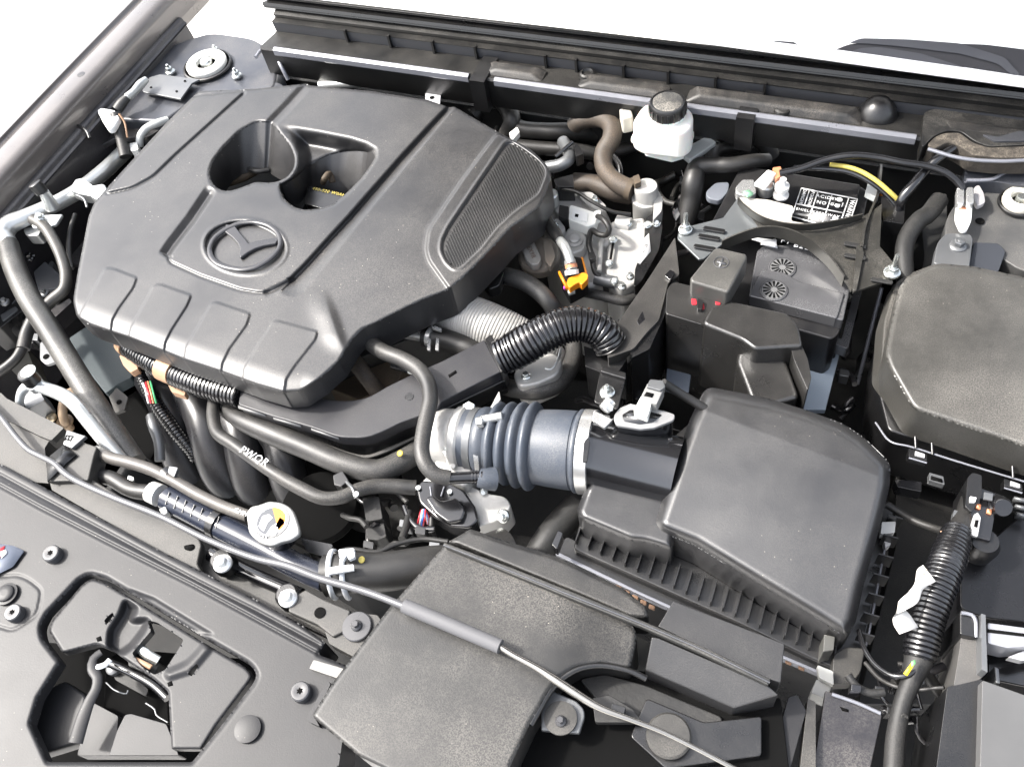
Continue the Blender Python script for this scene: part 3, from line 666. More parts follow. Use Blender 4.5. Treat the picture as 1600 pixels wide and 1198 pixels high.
# clamps
def band(name, c, axis, r, wd, m, lab, parent=None, **k):
    return lathe(name, np.array(c), axis, [(r, 0), (r+.0012, .0003), (r+.0012, wd-.0003), (r, wd)], m, parent, 56, **k)
hc = T('hose_clamp', 'bright wide metal band clamp on the air box end of the ribbed hose', 'hose clamp', 925, 700, -.12)
SIL = mat('clamp steel', (.55, .55, .54), .28, metal=.75)
band('band', e1-d*.006, d, .0520, .015, SIL, None, hc)
cyl('clamp_screw', P(944, 640, -.010), (.3, .9, .1), .0075, .014, SIL, hc)
cyl('screw_head', P(951, 634, -.008), (.25, -.75, .6), .0065, .006, SIL, hc, seg=6)
prism('screw_housing', [(928, 640), (945, 650), (958, 655), (945, 668), (925, 655)], -.016, .006, SIL, hc, r=3, bevel=.001)
prism('slot', rnd([(912, 690), (918, 682), (922, 690), (917, 722), (910, 722)], 3), lambda x, y: -.0225-.0004*(y-690), .003, BLK, hc)
hc2 = T('hose_clamp', 'slotted steel worm clamp on the throttle end of the ribbed hose', 'hose clamp', 745, 700, -.12)
band('band', e0+d*.008, d, .0412, .010, GREYP, None, hc2)
for i in range(34):
    a = -.4+i*.05
    s = np.cross(d, [0, 0, 1]); s /= np.linalg.norm(s); u = np.cross(s, d)
    q = e0+d*.0125+.0368*(math.cos(a+1.0)*u*1-math.sin(a+1.0)*s*-1)
cyl('clamp_screw', P(752, 656, -.034), (.9, .35, .2), .0055, .028, SIL, hc2)
cyl('screw_head', P(746, 660, -.033), (.9, .35, .2), .0072, .008, SIL, hc2, seg=6)
prism('band_slot', [(739, 710), (747, 712), (749, 735), (742, 735)], lambda x, y: -.047-.0007*(y-712), .003, SIL, hc2, bevel=.0004)
# throttle body
tb = T('throttle_body', 'pale cast aluminium throttle body with a black gear cover', 'throttle body', 710, 760, -.18)
lathe('throttle_bore', e0-d*.045, d, [(.034, 0), (.037, .004), (.038, .030), (.042, .034), (.042, .042), (.038, .047)], ALU, tb, 40)
prism('throttle_flange', [(676, 690), (686, 665), (705, 645), (735, 640), (745, 655), (728, 700), (740, 740), (728, 760), (700, 750), (680, 730)], -.085, .05, ALU, tb, r=8, bevel=.004)
prism('boss', [(682, 690), (700, 655), (712, 648), (724, 655), (706, 692)], -.068, .03, ALU, tb, r=4, bevel=.003)
bolt(700, 704, -.068, 9, tb)
prism('throttle_web', [(652, 760), (668, 742), (735, 758), (760, 770), (790, 775), (800, 790), (780, 812), (735, 828), (715, 790)], -.105, .05, ALU, tb, r=8, bevel=.004)
GC = [(650, 762, 5), (658, 750, 5), (700, 752), (725, 765, 6), (742, 790), (748, 812, 6), (735, 824, 8), (705, 822), (680, 808), (655, 785, 6)]
prism('gear_cover', GC, -.088, .03, BLKG, tb, bevel=.003, seg=3)
prism('gear_cover_dome', [(664, 778), (675, 772), (690, 782), (712, 776), (728, 795), (722, 812), (700, 816), (680, 802)], -.080, .02, BLKG, tb, r=5, bevel=.004, seg=3)
for (x, y) in ((654, 763), (703, 769)): cyl('cover_screw', P(x, y, -.087), UP, .0035, .003, ZINC, tb, seg=16)
for (x0, x1) in ((672, 674), (694, 689)): tube('cover_rib', [(x0, 760, -.087), (x1, 775, -.086)], 1.2, LIP, tb)
bolt(786, 806, -.10, 11, tb, axis=(-.2, -.6, .8))
bolt(756, 768, -.105, 7, tb, axis=(.2, -.6, .8))
cyl('dowel', P(708, 730, -.082), UP, .004, .004, ALU, tb)
prism('lever', [(760, 648), (780, 610), (782, 624), (770, 640), (764, 655)], -.075, .012, ALU, tb, r=3)
cyl('fitting', P(735, 640, -.068), (0, -.3, 1), .009, .010, ZINC, tb, seg=6)
for i, c_ in enumerate((RED, PRINT, flat('blue wire', (.05, .15, .5)), RED)):
    tube('sensor_wire', [(652+i*3, 822, -.10), (655+i*3, 808, -.085), (659+i*2, 796, -.09), (664+i*2, 806, -.10), (668, 818, -.12)], 1.5, c_, tb, sides=8)
# vent hose
vh = T('vent_hose', 'smooth grey rubber hose curving from under the cover down to the throttle body', 'hose', 670, 640, -.1)
tube('hose_body', [(560, 520, -.055), (575, 533, -.042), (600, 550, -.034), (630, 562, -.030), (655, 578, -.028), (669, 600, -.026), (672, 625, -.026), (667, 650, -.028), (661, 680, -.030), (659, 705, -.032), (666, 727, -.036), (682, 742, -.042), (703, 747, -.047)], 12.5, RUBG, vh, sides=24)
tube('connector', [(702, 747, -.047), (725, 746, -.049), (756, 744, -.051)], 9.5, BLKG, vh, sides=20)
for i in range(4): tube('connector_ring', [(738+i*5, 745, -.050), (740.5+i*5, 745, -.050)], 11, BLKG, vh, step=.0008)
# MAF sensor
mf = T('airflow_sensor', 'black airflow sensor with a grey plug on the air box neck', 'sensor', 1010, 670, -.03)
prism('sensor_base', [(962, 664, 6), (958, 650, 6), (968, 637, 5), (985, 630), (1040, 642), (1055, 647, 5), (1053, 656, 5), (1022, 668), (1000, 670), (975, 666)], -.012, .005, mat('pale sensor plate', (.2, .2, .2), .3), mf, bevel=.001)
prism('sensor_body', [(964, 665, 6), (960, 650, 6), (970, 640, 5), (985, 633), (1040, 645), (1053, 649, 5), (1050, 657, 5), (1022, 668), (1000, 670), (975, 667)], -.0165, .045, BLKG, mf, bevel=.002)
prism('sensor_recess', [(975, 658), (972, 648), (985, 640), (1020, 644), (1035, 648), (1020, 660), (1000, 663)], -.0115, .001, BLKG, mf, r=3, bevel=0)
prism('plug', [(990, 642), (1002, 618), (1020, 622), (1012, 650)], .002, .016, WHITE, mf, r=2, bevel=.002)
prism('plug_body', [(1000, 622), (1012, 598), (1038, 606), (1026, 632)], .004, .018, mat('grey plug', (.2, .2, .195), .35), mf, r=2, bevel=.0015)
prism('plug_latch', [(1010, 604), (1016, 592), (1036, 594), (1040, 604), (1032, 610)], .008, .012, GREYP, mf, r=2, bevel=.001)
prism('plug_window', [(1006, 618), (1010, 612), (1022, 615), (1019, 621)], .0046, .001, VOID, mf, bevel=0)
lathe('pimple', P(1046, 690, -.045), UP, [(.005, 0), (.005, .004), (.003, .007), (.0005, .008)], GL, mf)
tube('plug_cable', [(1036, 598, -.0), (1055, 610, -.015), (1080, 625, -.03), (1105, 640, -.04)], 7, RUB, mf)
# intake under pipe (behind air box, leads down)
tube('resonator_pipe', [(905, 790, -.15), (880, 815, -.15), (858, 842, -.15), (835, 880, -.16)], 24, DARK, None, lab='dusty black pipe running down between throttle body and air box', cat='pipe')
prism('pipe_clip', [(862, 850), (872, 828), (880, 832), (870, 858)], -.09, .02, BLKG, None, r=3, lab='small glossy black clip at the left end of the air box flange', cat='clip')
# ---- wiring harness tray
wt = T('harness_tray', 'flat grey-black plastic harness tray running below the engine cover', 'cable tray', 560, 640, -.06)
prism('tray_cover', [(376, 602), (400, 600), (470, 612), (512, 624), (545, 626, 10), (575, 621, 14), (605, 603, 8), (655, 579), (690, 564), (757, 530, 3), (783, 580, 3), (690, 627), (683, 640, 4), (626, 660, 4), (596, 675, 16), (570, 684, 14), (530, 683, 12), (485, 667), (425, 650), (372, 632, 3)], -.052, .020, mat('tray plastic', (.018, .018, .021), .42, bump=.2, dust=.1), wt, bevel=.002)
prism('tray_base', [(382, 615), (420, 640), (485, 671), (530, 690, 12), (572, 696, 14), (602, 686, 14), (640, 666), (690, 642), (790, 594, 2), (757, 540), (600, 620), (500, 640)], -.070, .030, BLK, wt, bevel=.002)
prism('tray_rim', [(500, 688), (540, 704, 10), (572, 712, 14), (602, 700, 14), (648, 680), (648, 684), (604, 706, 14), (572, 717, 14), (540, 709, 10), (500, 692)], -.082, .004, PANELB, wt)
prism('tray_slot', [(700, 586), (712, 578), (714, 582), (702, 590)], -.0515, .002, VOID, wt, bevel=0)
prism('tray_slot', [(424, 618), (438, 620), (438, 629), (424, 626)], -.0515, .003, VOID, wt, bevel=0)
for (x, y) in ((640, 620),): cyl('boss_mark', P(x, y, -.0525), UP, .006, .001, BLK, wt, seg=20)
for a in (((372, 633), (414, 646)), ((427, 650), (470, 663)), ((486, 667), (529, 682))):
    prism('edge_tab', [a[0], a[1], (a[1][0], a[1][1]+4), (a[0][0], a[0][1]+4)], -.055, .003, PRINTG, wt, bevel=0)
prism('tray_end', [(757, 530), (768, 522), (790, 570), (783, 582)], -.050, .04, BLK, wt, r=2, bevel=.001)
prism('tray_latch', [(748, 598), (775, 588), (777, 594), (750, 605)], -.075, .01, BLK, wt, r=2)
# ---- convoluted conduits
cn = T('corrugated_conduit', 'thick glossy black corrugated conduit arching from the tray end to the battery side', 'conduit', 880, 520, -.1)
conduit('sleeve', [(778, 560, -.045), (800, 550, -.04), (828, 534, -.03), (858, 518, -.024), (890, 507, -.022), (918, 508, -.026), (940, 519, -.036), (953, 537, -.052)], [28, 30, 31, 30, 29, 28, 28, 28], COND, cn, pitch=.0062, amp=.13, sides=28)
cn2 = T('corrugated_conduit', 'black corrugated harness conduit with tan clips under the front of the cover', 'conduit', 290, 590, -.14)
conduit('sleeve', [(196, 540, -.075), (222, 556, -.072), (262, 578, -.068), (300, 595, -.064), (340, 608, -.062), (378, 618, -.06)], [15, 17, 20, 20, 20, 20], COND, cn2, pitch=.0062, amp=.2, sides=24)
tube('tape_wrap', [(255, 574, -.066), (275, 583, -.064)], [21, 21], BRASS, cn2, step=.002)
tube('tape_wrap', [(192, 536, -.073), (200, 543, -.072)], [15, 16], BRASS, cn2, step=.002)
prism('tan_clip', [(186, 556), (196, 548), (212, 566), (216, 576), (204, 582), (192, 570)], -.085, .012, BRASS, cn2, r=2, bevel=.001)
prism('tan_clip', [(262, 600), (275, 595), (290, 612), (288, 618), (268, 612)], -.08, .012, BRASS, cn2, r=2, bevel=.001)
cn3 = T('corrugated_conduit', 'thin corrugated conduit with exposed wires hanging below the tan clips', 'conduit', 250, 640, -.2)
conduit('sleeve', [(215, 576, -.10), (226, 600, -.11), (235, 615, -.115), (250, 640, -.125), (275, 675, -.14), (298, 705, -.16), (305, 720, -.17)], [8, 9, 10, 11, 11, 9, 7], COND, cn3, pitch=.005, amp=.2)
for i, c_ in enumerate((PRINT, RED, COP, flat('green wire', (.05, .3, .12)))):
    tube('wire', [(223+i*4, 596, -.105), (228+i*4, 612+i, -.098), (232+i*4, 630, -.105)], 1.6, c_, cn3, sides=8)
# ---- right hand holder and channel
hd = T('conduit_holder', 'dusty black plastic channel rising from the conduit end towards the battery', 'cable channel', 1000, 500, -.15)
prism('channel', [(948, 560), (962, 510), (985, 475), (1010, 440), (1055, 370, 4), (1062, 430), (1045, 440), (1030, 500), (1010, 520), (990, 545)], -.045, .12, mat('dusty channel', (.02, .019, .018), .42, dust=.2, bump=.2), hd, r=6, bevel=.003)
prism('channel_side', [(1050, 435), (1060, 440), (1035, 500), (1015, 545), (985, 560), (985, 523), (1010, 515), (1030, 490)], -.050, .13, BLK, hd, r=3, bevel=.002)
prism('holder', [(912, 540), (955, 555), (966, 498), (985, 505), (980, 560), (960, 590), (915, 572)], -.062, .07, BLK, hd, r=2, bevel=.002)
prism('holder_slot', [(979, 558), (986, 553), (987, 562), (980, 567)], -.049, .004, VOID, hd, bevel=0)
prism('holder_latch', [(1000, 492), (1004, 486), (1008, 499), (998, 508), (995, 502)], -.0445, .004, BLKG, hd, bevel=.0005)
prism('holder_latch', [(1038, 430), (1047, 421), (1055, 425), (1048, 438)], -.040, .008, BLKG, hd, r=2, bevel=.001)
nb = T('mounting_bracket', 'black steel bracket with one nut between the conduit and the sensor', 'bracket', 950, 610, -.09)
prism('plate', [(938, 578), (978, 590), (965, 640, 4), (928, 628, 4)], -.055, .004, BLK, nb, bevel=.001)
prism('riser', [(942, 570), (978, 582), (978, 592), (938, 580)], -.048, .05, BLK, nb)
bolt(949, 612, -.054, 12, nb, ZINC, stud=.012)
# ---- silver ribbed duct, hoses under the cover
conduit('ribbed_duct', [(675, 480, -.10), (715, 492, -.09), (760, 508, -.085), (805, 530, -.10), (845, 560, -.13), (868, 590, -.17)], [32, 36, 37, 37, 37, 36], HEAT, None, pitch=.0036, amp=.05, sides=32, lab='pale silver ribbed heat duct emerging under the right edge of the cover', cat='duct')
hz = T('coolant_hose', 'dark rubber coolant hose with a steel spring clamp below the cover edge', 'hose', 700, 530, -.12)
tube('metal_pipe', [(630, 518, -.09), (665, 524, -.088)], 11, SIL, hz)
tube('hose_body', [(663, 524, -.088), (700, 532, -.088), (735, 545, -.09), (765, 560, -.10)], 17, RUB, hz)
tube('spring_clamp', [(672, 524, -.085), (678, 526, -.085)], 18.5, SIL, hz, step=.001)
for x in (668, 681): prism('clamp_ear', [(x, 528), (x+5, 529), (x+4, 547), (x-1, 546)], -.062, .004, SIL, hz, r=1)
prism('clamp_ear', [(674, 508), (690, 513), (689, 517), (676, 513)], -.062, .004, SIL, hz, r=1)
tube('black_hose', [(585, 510, -.06), (610, 520, -.06), (632, 510, -.06), (655, 497, -.065), (680, 492, -.07)], 11, RUB, None, lab='black hose tucked along the underside of the cover edge', cat='hose')
tube('brown_hose', [(545, 555, -.09), (560, 572, -.09), (575, 592, -.10), (590, 612, -.12)], 13, RUBBR, None, lab='short brown dusty hose in the gap between cover and tray', cat='hose')
prism('grimy_casting', [(500, 600), (540, 560), (640, 560), (620, 600), (560, 625)], -.13, .05, GRIME, None, r=6, bevel=.01, lab='brown grimy casting in the gap between cover and tray', cat='engine part')
pl = T('injector_plug', 'small black plug with a white collar beside the grey vent hose', 'plug', 630, 580, -.09)
tube('plug_body', [(614, 570, -.062), (640, 578, -.058)], 6.5, BLKG, pl)
tube('plug_collar', [(640, 578, -.058), (650, 581, -.058)], 6, WHITE, pl)
lp = tube('coolant_hose', [(700, 460, -.10), (770, 432, -.09), (805, 435, -.08), (835, 450, -.08), (858, 472, -.09), (870, 492, -.11), (890, 520, -.13), (896, 550, -.13), (888, 580, -.12), (868, 602, -.11), (840, 611, -.105), (805, 608, -.11), (780, 600, -.13)], 14, RUBG, None, sides=20, lab='grey rubber hose looping behind the corrugated conduit', cat='hose')
prism('hose_sheath', [(752, 438), (768, 415), (788, 424), (780, 446), (765, 452)], -.065, .02, BLK, None, r=4, lab='braided black sheath on the hose end under the cover corner', cat='sheath')
hb = T('heat_cover', 'pale cast heat cover with wire loop below the corrugated conduit', 'heat cover', 850, 590, -.14)
prism('shell', [(800, 580), (860, 548), (880, 560), (872, 585), (840, 600), (810, 605)], -.085, .05, ALU, hb, r=10, bevel=.004)
tube('wire_loop', [(876, 545, -.07), (870, 565, -.07), (860, 577, -.07), (852, 575, -.07)], 2, ALUP, hb)
bolt(822, 588, -.084, 8, hb)
# ---- aluminium pump and housing on the right of the cover
al = T('vacuum_pump', 'pale cast aluminium pump and coolant housing right of the engine cover', 'pump', 950, 380, -.2)
prism('housing', [(850, 300), (880, 292), (915, 300), (945, 320), (958, 350), (962, 400), (945, 440), (915, 450), (880, 420), (850, 360), (835, 330)], -.115, .2, ALU, al, r=16, bevel=.010, seg=4)
prism('housing_top', [(862, 310), (895, 304), (930, 322), (950, 350), (955, 380), (935, 385), (900, 350), (865, 335)], -.100, .06, ALU, al, r=12, bevel=.008, seg=4)
prism('cover_plate', [(952, 345), (1008, 338), (1012, 380), (996, 440), (970, 455), (945, 430), (948, 390)], -.105, .16, ALU, al, r=8, bevel=.005, seg=3)
prism('black_plate', [(1008, 342), (1022, 332), (1036, 350), (1030, 390), (1002, 440), (990, 450), (992, 420), (1006, 385)], -.100, .17, BLK, al, r=6, bevel=.003)
prism('white_label', [(1002, 378), (1014, 364), (1017, 392), (1000, 412), (996, 408)], -.098, .002, PRINT, al, bevel=0)
text('label_print', 'III II', 1007, 388, -.0975, 6, VOID, al, (.45, -1))
c = P(1010, 316, -.10)
lathe('outlet', c, UP, [(.021, -.05), (.021, .0), (.022, .002), (.022, .010), (.018, .011), (.0175, .030), (.016, .034)], ALU, al, 36)
prism('outlet_ear', [(1022, 310), (1036, 305), (1034, 330), (1020, 345)], -.085, .03, ALU, al, r=5, bevel=.003)
tube('port', [(1000, 296, -.075), (1012, 300, -.075)], 9, ALU, al)
for (x, y) in ((981, 350), (1012, 352), (958, 375), (952, 412), (960, 440), (1026, 350)): bolt(x, y, -.100, 7, al, axis=(.1, -.5, 1))
tube('boss_pipe', [(963, 348, -.105), (985, 352, -.105)], 12, ALU, al)
tube('boss_pipe', [(930, 435, -.11), (962, 442, -.11)], 10, GREYP, al)
tube('casting_rib', [(940, 372, -.098), (936, 425, -.098)], 4, ALU, al)
tube('casting_rib', [(958, 380, -.098), (953, 410, -.098)], 2, VOID, al)
prism('casting_pad', [(886, 355), (905, 352), (918, 370), (912, 390), (890, 398), (878, 375)], -.097, .02, ALU, al, r=6, bevel=.004)
lathe('pad_bolt', P(898, 377, -.096), UP, [(.012, 0), (.012, .002), (.008, .003), (.008, .007), (.006, .008)], ALU, al)
lathe('dowel_pin', P(862, 318, -.098), UP, [(.012, 0), (.012, .02), (.010, .022)], ALUP, al)
# actuator disc with EX9R
av = T('actuator_disc', 'round brown-grey actuator cap marked EX9R at the right edge of the cover', 'actuator', 845, 400, -.13)
TANM = mat('tan resin', (.14, .125, .105), .5, dust=.4, dustcol=(.25, .16, .1))
lathe('disc', P(845, 408, -.10), (0, -.15, 1), [(.030, 0), (.031, .004), (.031, .016), (.028, .020), (.018, .022)], TANM, av, 40)
prism('raised_lug', [(812, 374), (825, 366), (832, 372), (846, 402), (842, 412), (830, 414), (820, 402)], -.066, .014, mat('grey resin', (.2, .19, .175), .45), av, r=4, bevel=.002)
text('marking', 'EX9R', 830, 394, -.0655, 7, mat('brown print', (.12, .09, .07), .6), av, (.42, .9))
prism('lug', [(848, 372), (862, 380), (868, 400), (860, 418), (852, 408)], -.071, .012, TANM, av, r=4, bevel=.002)
# orange plug
op = T('orange_connector', 'black connector with a bright orange lock below the aluminium pipe', 'connector', 895, 430, -.13)
prism('connector_body', [(874, 424), (895, 400), (908, 402), (918, 432), (888, 448)], -.070, .04, BLK, op, r=2, bevel=.002)
prism('orange_lock', [(885, 442), (888, 434), (912, 425), (919, 429), (918, 436), (909, 445), (905, 441), (900, 443), (890, 450)], -.062, .012, ORANGE, op, r=2, bevel=.0015)
prism('orange_edge', [(872, 424), (875, 423), (887, 446), (884, 448)], -.067, .01, ORANGE, op, bevel=0)
prism('orange_edge', [(908, 401), (911, 402), (918, 428), (915, 428)], -.067, .01, ORANGE, op, bevel=0)
tube('pipe_elbow', [(874, 375, -.05), (882, 385, -.045), (888, 398, -.045), (892, 412, -.05)], 7.5, ALUP, op)
tube('pipe_collar', [(890, 407, -.052), (893, 421, -.058)], [9, 9], ALUP, op)
tube('copper_band', [(892, 413, -.054), (893, 419, -.057)], 9.6, COP, op, step=.001)
tube('white_seal', [(893, 422, -.060), (894, 429, -.064)], 11, WHITE, op)
prism('white_tab', [(886, 450), (897, 447), (898, 452), (888, 455)], -.075, .01, WHITE, op, bevel=0)
cyl('purple_seal', P(883, 451, -.078), UP, .0025, .004, flat('purple', (.4, .05, .35)), op)
tube('black_fuel_hose', [(848, 330, -.06), (858, 350, -.055), (868, 365, -.052), (876, 378, -.05)], [9, 9, 10, 8], RUB, None, lab='black hose end clamped onto the small aluminium elbow', cat='hose')
wc = T('white_connector', 'white rectangular connector with a black cable loop on the pump housing', 'connector', 910, 335, -.09)
prism('plug', [(890, 322), (893, 320), (925, 330), (935, 332), (930, 350), (918, 354), (888, 343)], -.078, .02, WHITE, wc, r=2, bevel=.002)
prism('plug_frame', [(895, 326), (919, 333), (917, 347), (893, 340)], -.0765, .002, mat('white plastic plate', (.7, .7, .68), .5), wc, r=1, bevel=.0004)
prism('plug_mark', [(899, 334), (904, 335), (903, 339), (898, 338)], -.0755, .001, VOID, wc, bevel=0)
prism('plug_latch', [(928, 330), (938, 328), (938, 340), (930, 344)], -.072, .01, WHITE, wc, r=2)
prism('black_socket', [(874, 320), (889, 323), (887, 343), (872, 338)], -.080, .03, BLK, wc, r=2)
tube('cable_loop', [(934, 338, -.07), (945, 345, -.06), (952, 358, -.065), (948, 367, -.075), (935, 366, -.08), (925, 360, -.085), (920, 380, -.085), (925, 400, -.09), (930, 425, -.10), (944, 440, -.11), (948, 470, -.14)], 4.5, RUB, wc)
prism('casting_web', [(900, 300), (925, 300), (948, 322), (940, 334), (915, 318)], -.090, .03, ALU, al, r=4, bevel=.003)
prism('sensor_arm', [(858, 345), (872, 340), (884, 356), (876, 368), (862, 360)], -.088, .03, ALU, al, r=4, bevel=.003)
for (x, y, r) in ((930, 312, 6), (868, 352, 5), (972, 448, 7), (985, 432, 6)): bolt(x, y, -.086, r, al)
tube('coolant_tube', [(905, 455, -.13), (940, 462, -.12), (975, 470, -.12), (1000, 460, -.13)], 8, RUBG, al)
prism('wire_clip', [(918, 395), (928, 392), (932, 402), (922, 406)], -.082, .01, BLK, al, r=2, bevel=.001)
tube('vacuum_tube', [(870, 295, -.08), (900, 300, -.07), (925, 315, -.068), (955, 330, -.08), (985, 335, -.09)], 3, RUB, al)
# ================================================================ rear: reservoir, firewall hoses
rs = T('brake_fluid_reservoir', 'white brake fluid reservoir with a black ribbed cap', 'reservoir', 1035, 230, -.12)
RES = mat('milky plastic', (.74, .73, .68), .35, trans=.3, var=.06)
prism('tank', [(987, 190, 8), (1006, 160, 14), (1070, 161, 10), (1084, 176, 8), (1082, 196, 8), (1066, 207, 8), (1004, 200, 8)], .010, .052, RES, rs, n=6, flare=.001, bevel=.007, seg=4)
prism('tank_lower', [(984, 218), (998, 188), (1084, 192), (1085, 212), (1067, 230), (1004, 222)], -.042, .009, RES, rs, r=6, bevel=.003, seg=3)
prism('tank_foot', [(1006, 228), (1060, 234), (1082, 218), (1076, 238), (1050, 246), (1008, 236)], -.052, .010, RES, rs, r=3, bevel=.002)
prism('bracket_tab', [(1060, 236), (1105, 212), (1120, 222), (1078, 250)], -.055, .01, mat('pale bracket', (.25, .26, .255), .4), rs, r=3, bevel=.002)
c = P(1043, 181, .008)
lathe('filler_neck', c, UP, [(.026, 0), (.026, .008), (.024, .012)], RES, rs, 40)
cap = lathe('cap', c+np.array([0, 0, .006]), UP, [(.0255, 0), (.027, .001), (.0265, .017), (.0245, .020), (.022, .0195), (.0215, .018)], BLK, rs, 44)
for i in range(20):
    a = i*math.pi/10; q = c+np.array([.0266*math.cos(a), .0266*math.sin(a), .007])
    cyl('cap_rib', q, UP, .0014, .014, BLK, cap, seg=8)
lathe('cap_disc', c+np.array([0, 0, .024]), UP, [(.0215, 0), (.0215, .0015), (.020, .002)], mat('dusty cap top', (.03, .03, .03), .5, dust=.9, bump=1, bscale=400, dustcol=(.4, .37, .32), dscale=14), rs, 40)
wp = prism('hose_connector', [(965, 160), (982, 156), (990, 182), (972, 186)], -.02, .03, mat('cream collar', (.45, .43, .38), .5), None, r=4, bevel=.003, lab='cream plastic collar left of the white reservoir', cat='collar')
tube('brown_hose', [(897, 197, -.075), (905, 190, -.065), (930, 184, -.055), (948, 188, -.05), (957, 200, -.05), (955, 218, -.055), (944, 238, -.065), (943, 258, -.07), (952, 275, -.075), (968, 288, -.078), (990, 298, -.080)], [13, 14, 15, 15, 15, 15, 15, 14, 14, 15, 16], RUBBR, None, sides=24, lab='brown dusty S-shaped heater hose left of the white reservoir', cat='hose')
hk = T('hose_clamp', 'dark spring clamp on the lower end of the brown heater hose', 'hose clamp', 988, 295, -.09)
tube('clamp_band', [(981, 294, -.079), (989, 297, -.080)], 17.5, GRIME, hk, step=.001)
prism('clamp_ear', [(988, 276), (998, 272), (1002, 284), (992, 288)], -.055, .01, GRIME, hk, r=2)
tube('rubber_pipe', [(897, 285, -.105), (930, 288, -.10), (960, 300, -.10), (985, 305, -.11)], 15, RUBBR, None, lab='thick brown-black pipe lying across behind the pump housing', cat='pipe')
tube('heater_hose', [(815, 165, -.11), (800, 185, -.10), (810, 200, -.10), (850, 205, -.10), (890, 205, -.10), (930, 210, -.12)], 13, RUB, None, lab='black heater hose running along the firewall to the brown hose', cat='hose')
tube('heater_hose', [(805, 228, -.12), (850, 232, -.12), (900, 235, -.12), (940, 240, -.13), (1000, 225, -.13), (1020, 210, -.15)], 11, RUB, None, lab='second black hose lower on the firewall', cat='hose')
tube('firewall_hose', [(740, 180, -.11), (765, 150, -.09), (790, 165, -.08), (800, 190, -.09), (790, 215, -.12)], 14, RUB, None, lab='black hose bend at the rear right corner of the cover', cat='hose')
tube('firewall_pipe', [(1080, 175, -.06), (1100, 190, -.06), (1125, 205, -.065), (1145, 215, -.07), (1175, 213, -.07), (1195, 225, -.08), (1205, 245, -.10)], 14, RUB, None, lab='black pipe leaving the reservoir to the right', cat='pipe')
sn = T('pipe_elbow', 'silver pipe elbow with a black clip beside the rear corner of the cover', 'pipe', 885, 250, -.09)
tube('elbow', [(855, 262, -.075), (875, 258, -.068), (888, 250, -.065), (888, 235, -.07), (880, 222, -.08)], 10, GREYP, sn)
tube('clip_rod', [(868, 245, -.06), (895, 222, -.05)], 3, BLKG, sn)
prism('clip_block', [(896, 222), (905, 228), (912, 240), (900, 245)], -.05, .02, BLK, sn, r=2)
prism('relay_lump', [(865, 280), (895, 272), (897, 292), (870, 292)], -.07, .04, BLK, sn, r=2, bevel=.002)
prism('wall_flange', [(795, 208), (808, 198), (812, 206), (800, 220)], -.05, .01, mat('pale flange', (.5, .5, .48), .4), None, r=2, lab='small pale metal ear behind the rear right corner of the cover', cat='bracket')
# silver bar behind the cover
br = T('support_bar', 'silver tubular bar behind the rear edge of the engine cover', 'bar', 600, 130, -.08)
tube('bar', [(500, 134, -.06), (550, 130, -.055), (600, 127, -.05), (635, 128, -.05), (648, 140, -.06)], 8, ALUP, br)
prism('end_plate', [(665, 140), (667, 134), (690, 136), (687, 165), (664, 160)], -.045, .004, mat('pale steel', (.6, .6, .62), .35, metal=.4), br, bevel=.0005)
cyl('plate_hole', P(675, 153, -.0447), UP, .004, .001, VOID, br, seg=16)
tube('hood_hinge_wire', [(400, 90, -.02), (410, 78, -.02), (425, 80, -.02), (440, 105, -.03), (450, 125, -.05)], 3, LIP, None, lab='thin bent metal strap at the left end of the cowl', cat='strap')
# ================================================================ battery
bt = T('battery', 'black car battery with terminals, warning label and round vent plugs', 'battery', 1230, 380, -.2)
BAT = mat('battery case', (.009, .009, .010), .32, dust=.12)
BATG = mat('battery lid', (.06, .06, .063), .22, spec=.9, dust=.2, dustcol=(.3, .3, .3))
prism('case', [(1155, 262), (1345, 290), (1358, 300), (1312, 520), (1300, 530), (1120, 480), (1100, 440)], -.080, .20, BAT, bt, r=6, bevel=.003)
prism('lid', [(1158, 258), (1345, 288), (1320, 400), (1110, 350)], -.068, .02, BAT, bt, r=4, bevel=.003)
prism('lid_step', [(1183, 392), (1190, 385), (1250, 380), (1290, 395), (1335, 420), (1318, 500), (1305, 498), (1170, 462)], -.062, .03, BATG, bt, r=3, bevel=.005, seg=4)
prism('lid_ridge', [(1190, 420), (1225, 425), (1250, 440), (1320, 458), (1308, 497), (1170, 462)], -.059, .02, BATG, bt, r=3, bevel=.004, seg=4)
for (x, y) in ((1222, 419), (1209, 454)):
    z = -.0588 if y > 430 else -.0618
    c = P(x, y, z); r = 21*mpp(x, y, z)
    pg = lathe('vent_plug', c, UP, [(r*1.05, -.002), (r*1.04, .0005), (r, .0015), (r*.9, .002), (r*.87, .0012)], BATG, bt, 36)
    lathe('plug_disc', c+np.array([0, 0, .0012]), UP, [(r*.86, 0), (r*.86, .0004)], PRINTG, pg, 36)
    for k_ in range(14):
        a = k_*2*math.pi/14; u = np.array([math.cos(a), math.sin(a), 0]); v = np.array([-u[1], u[0], 0]); z0 = np.array([0, 0, .0024])
        mk('spoke', [c+u*r*.25-v*.0005+z0, c+u*r*.25+v*.0005+z0, c+u*r*.80+v*.0016+z0, c+u*r*.80-v*.0016+z0], [(0, 3, 2, 1)], VOID, pg, smooth=False)
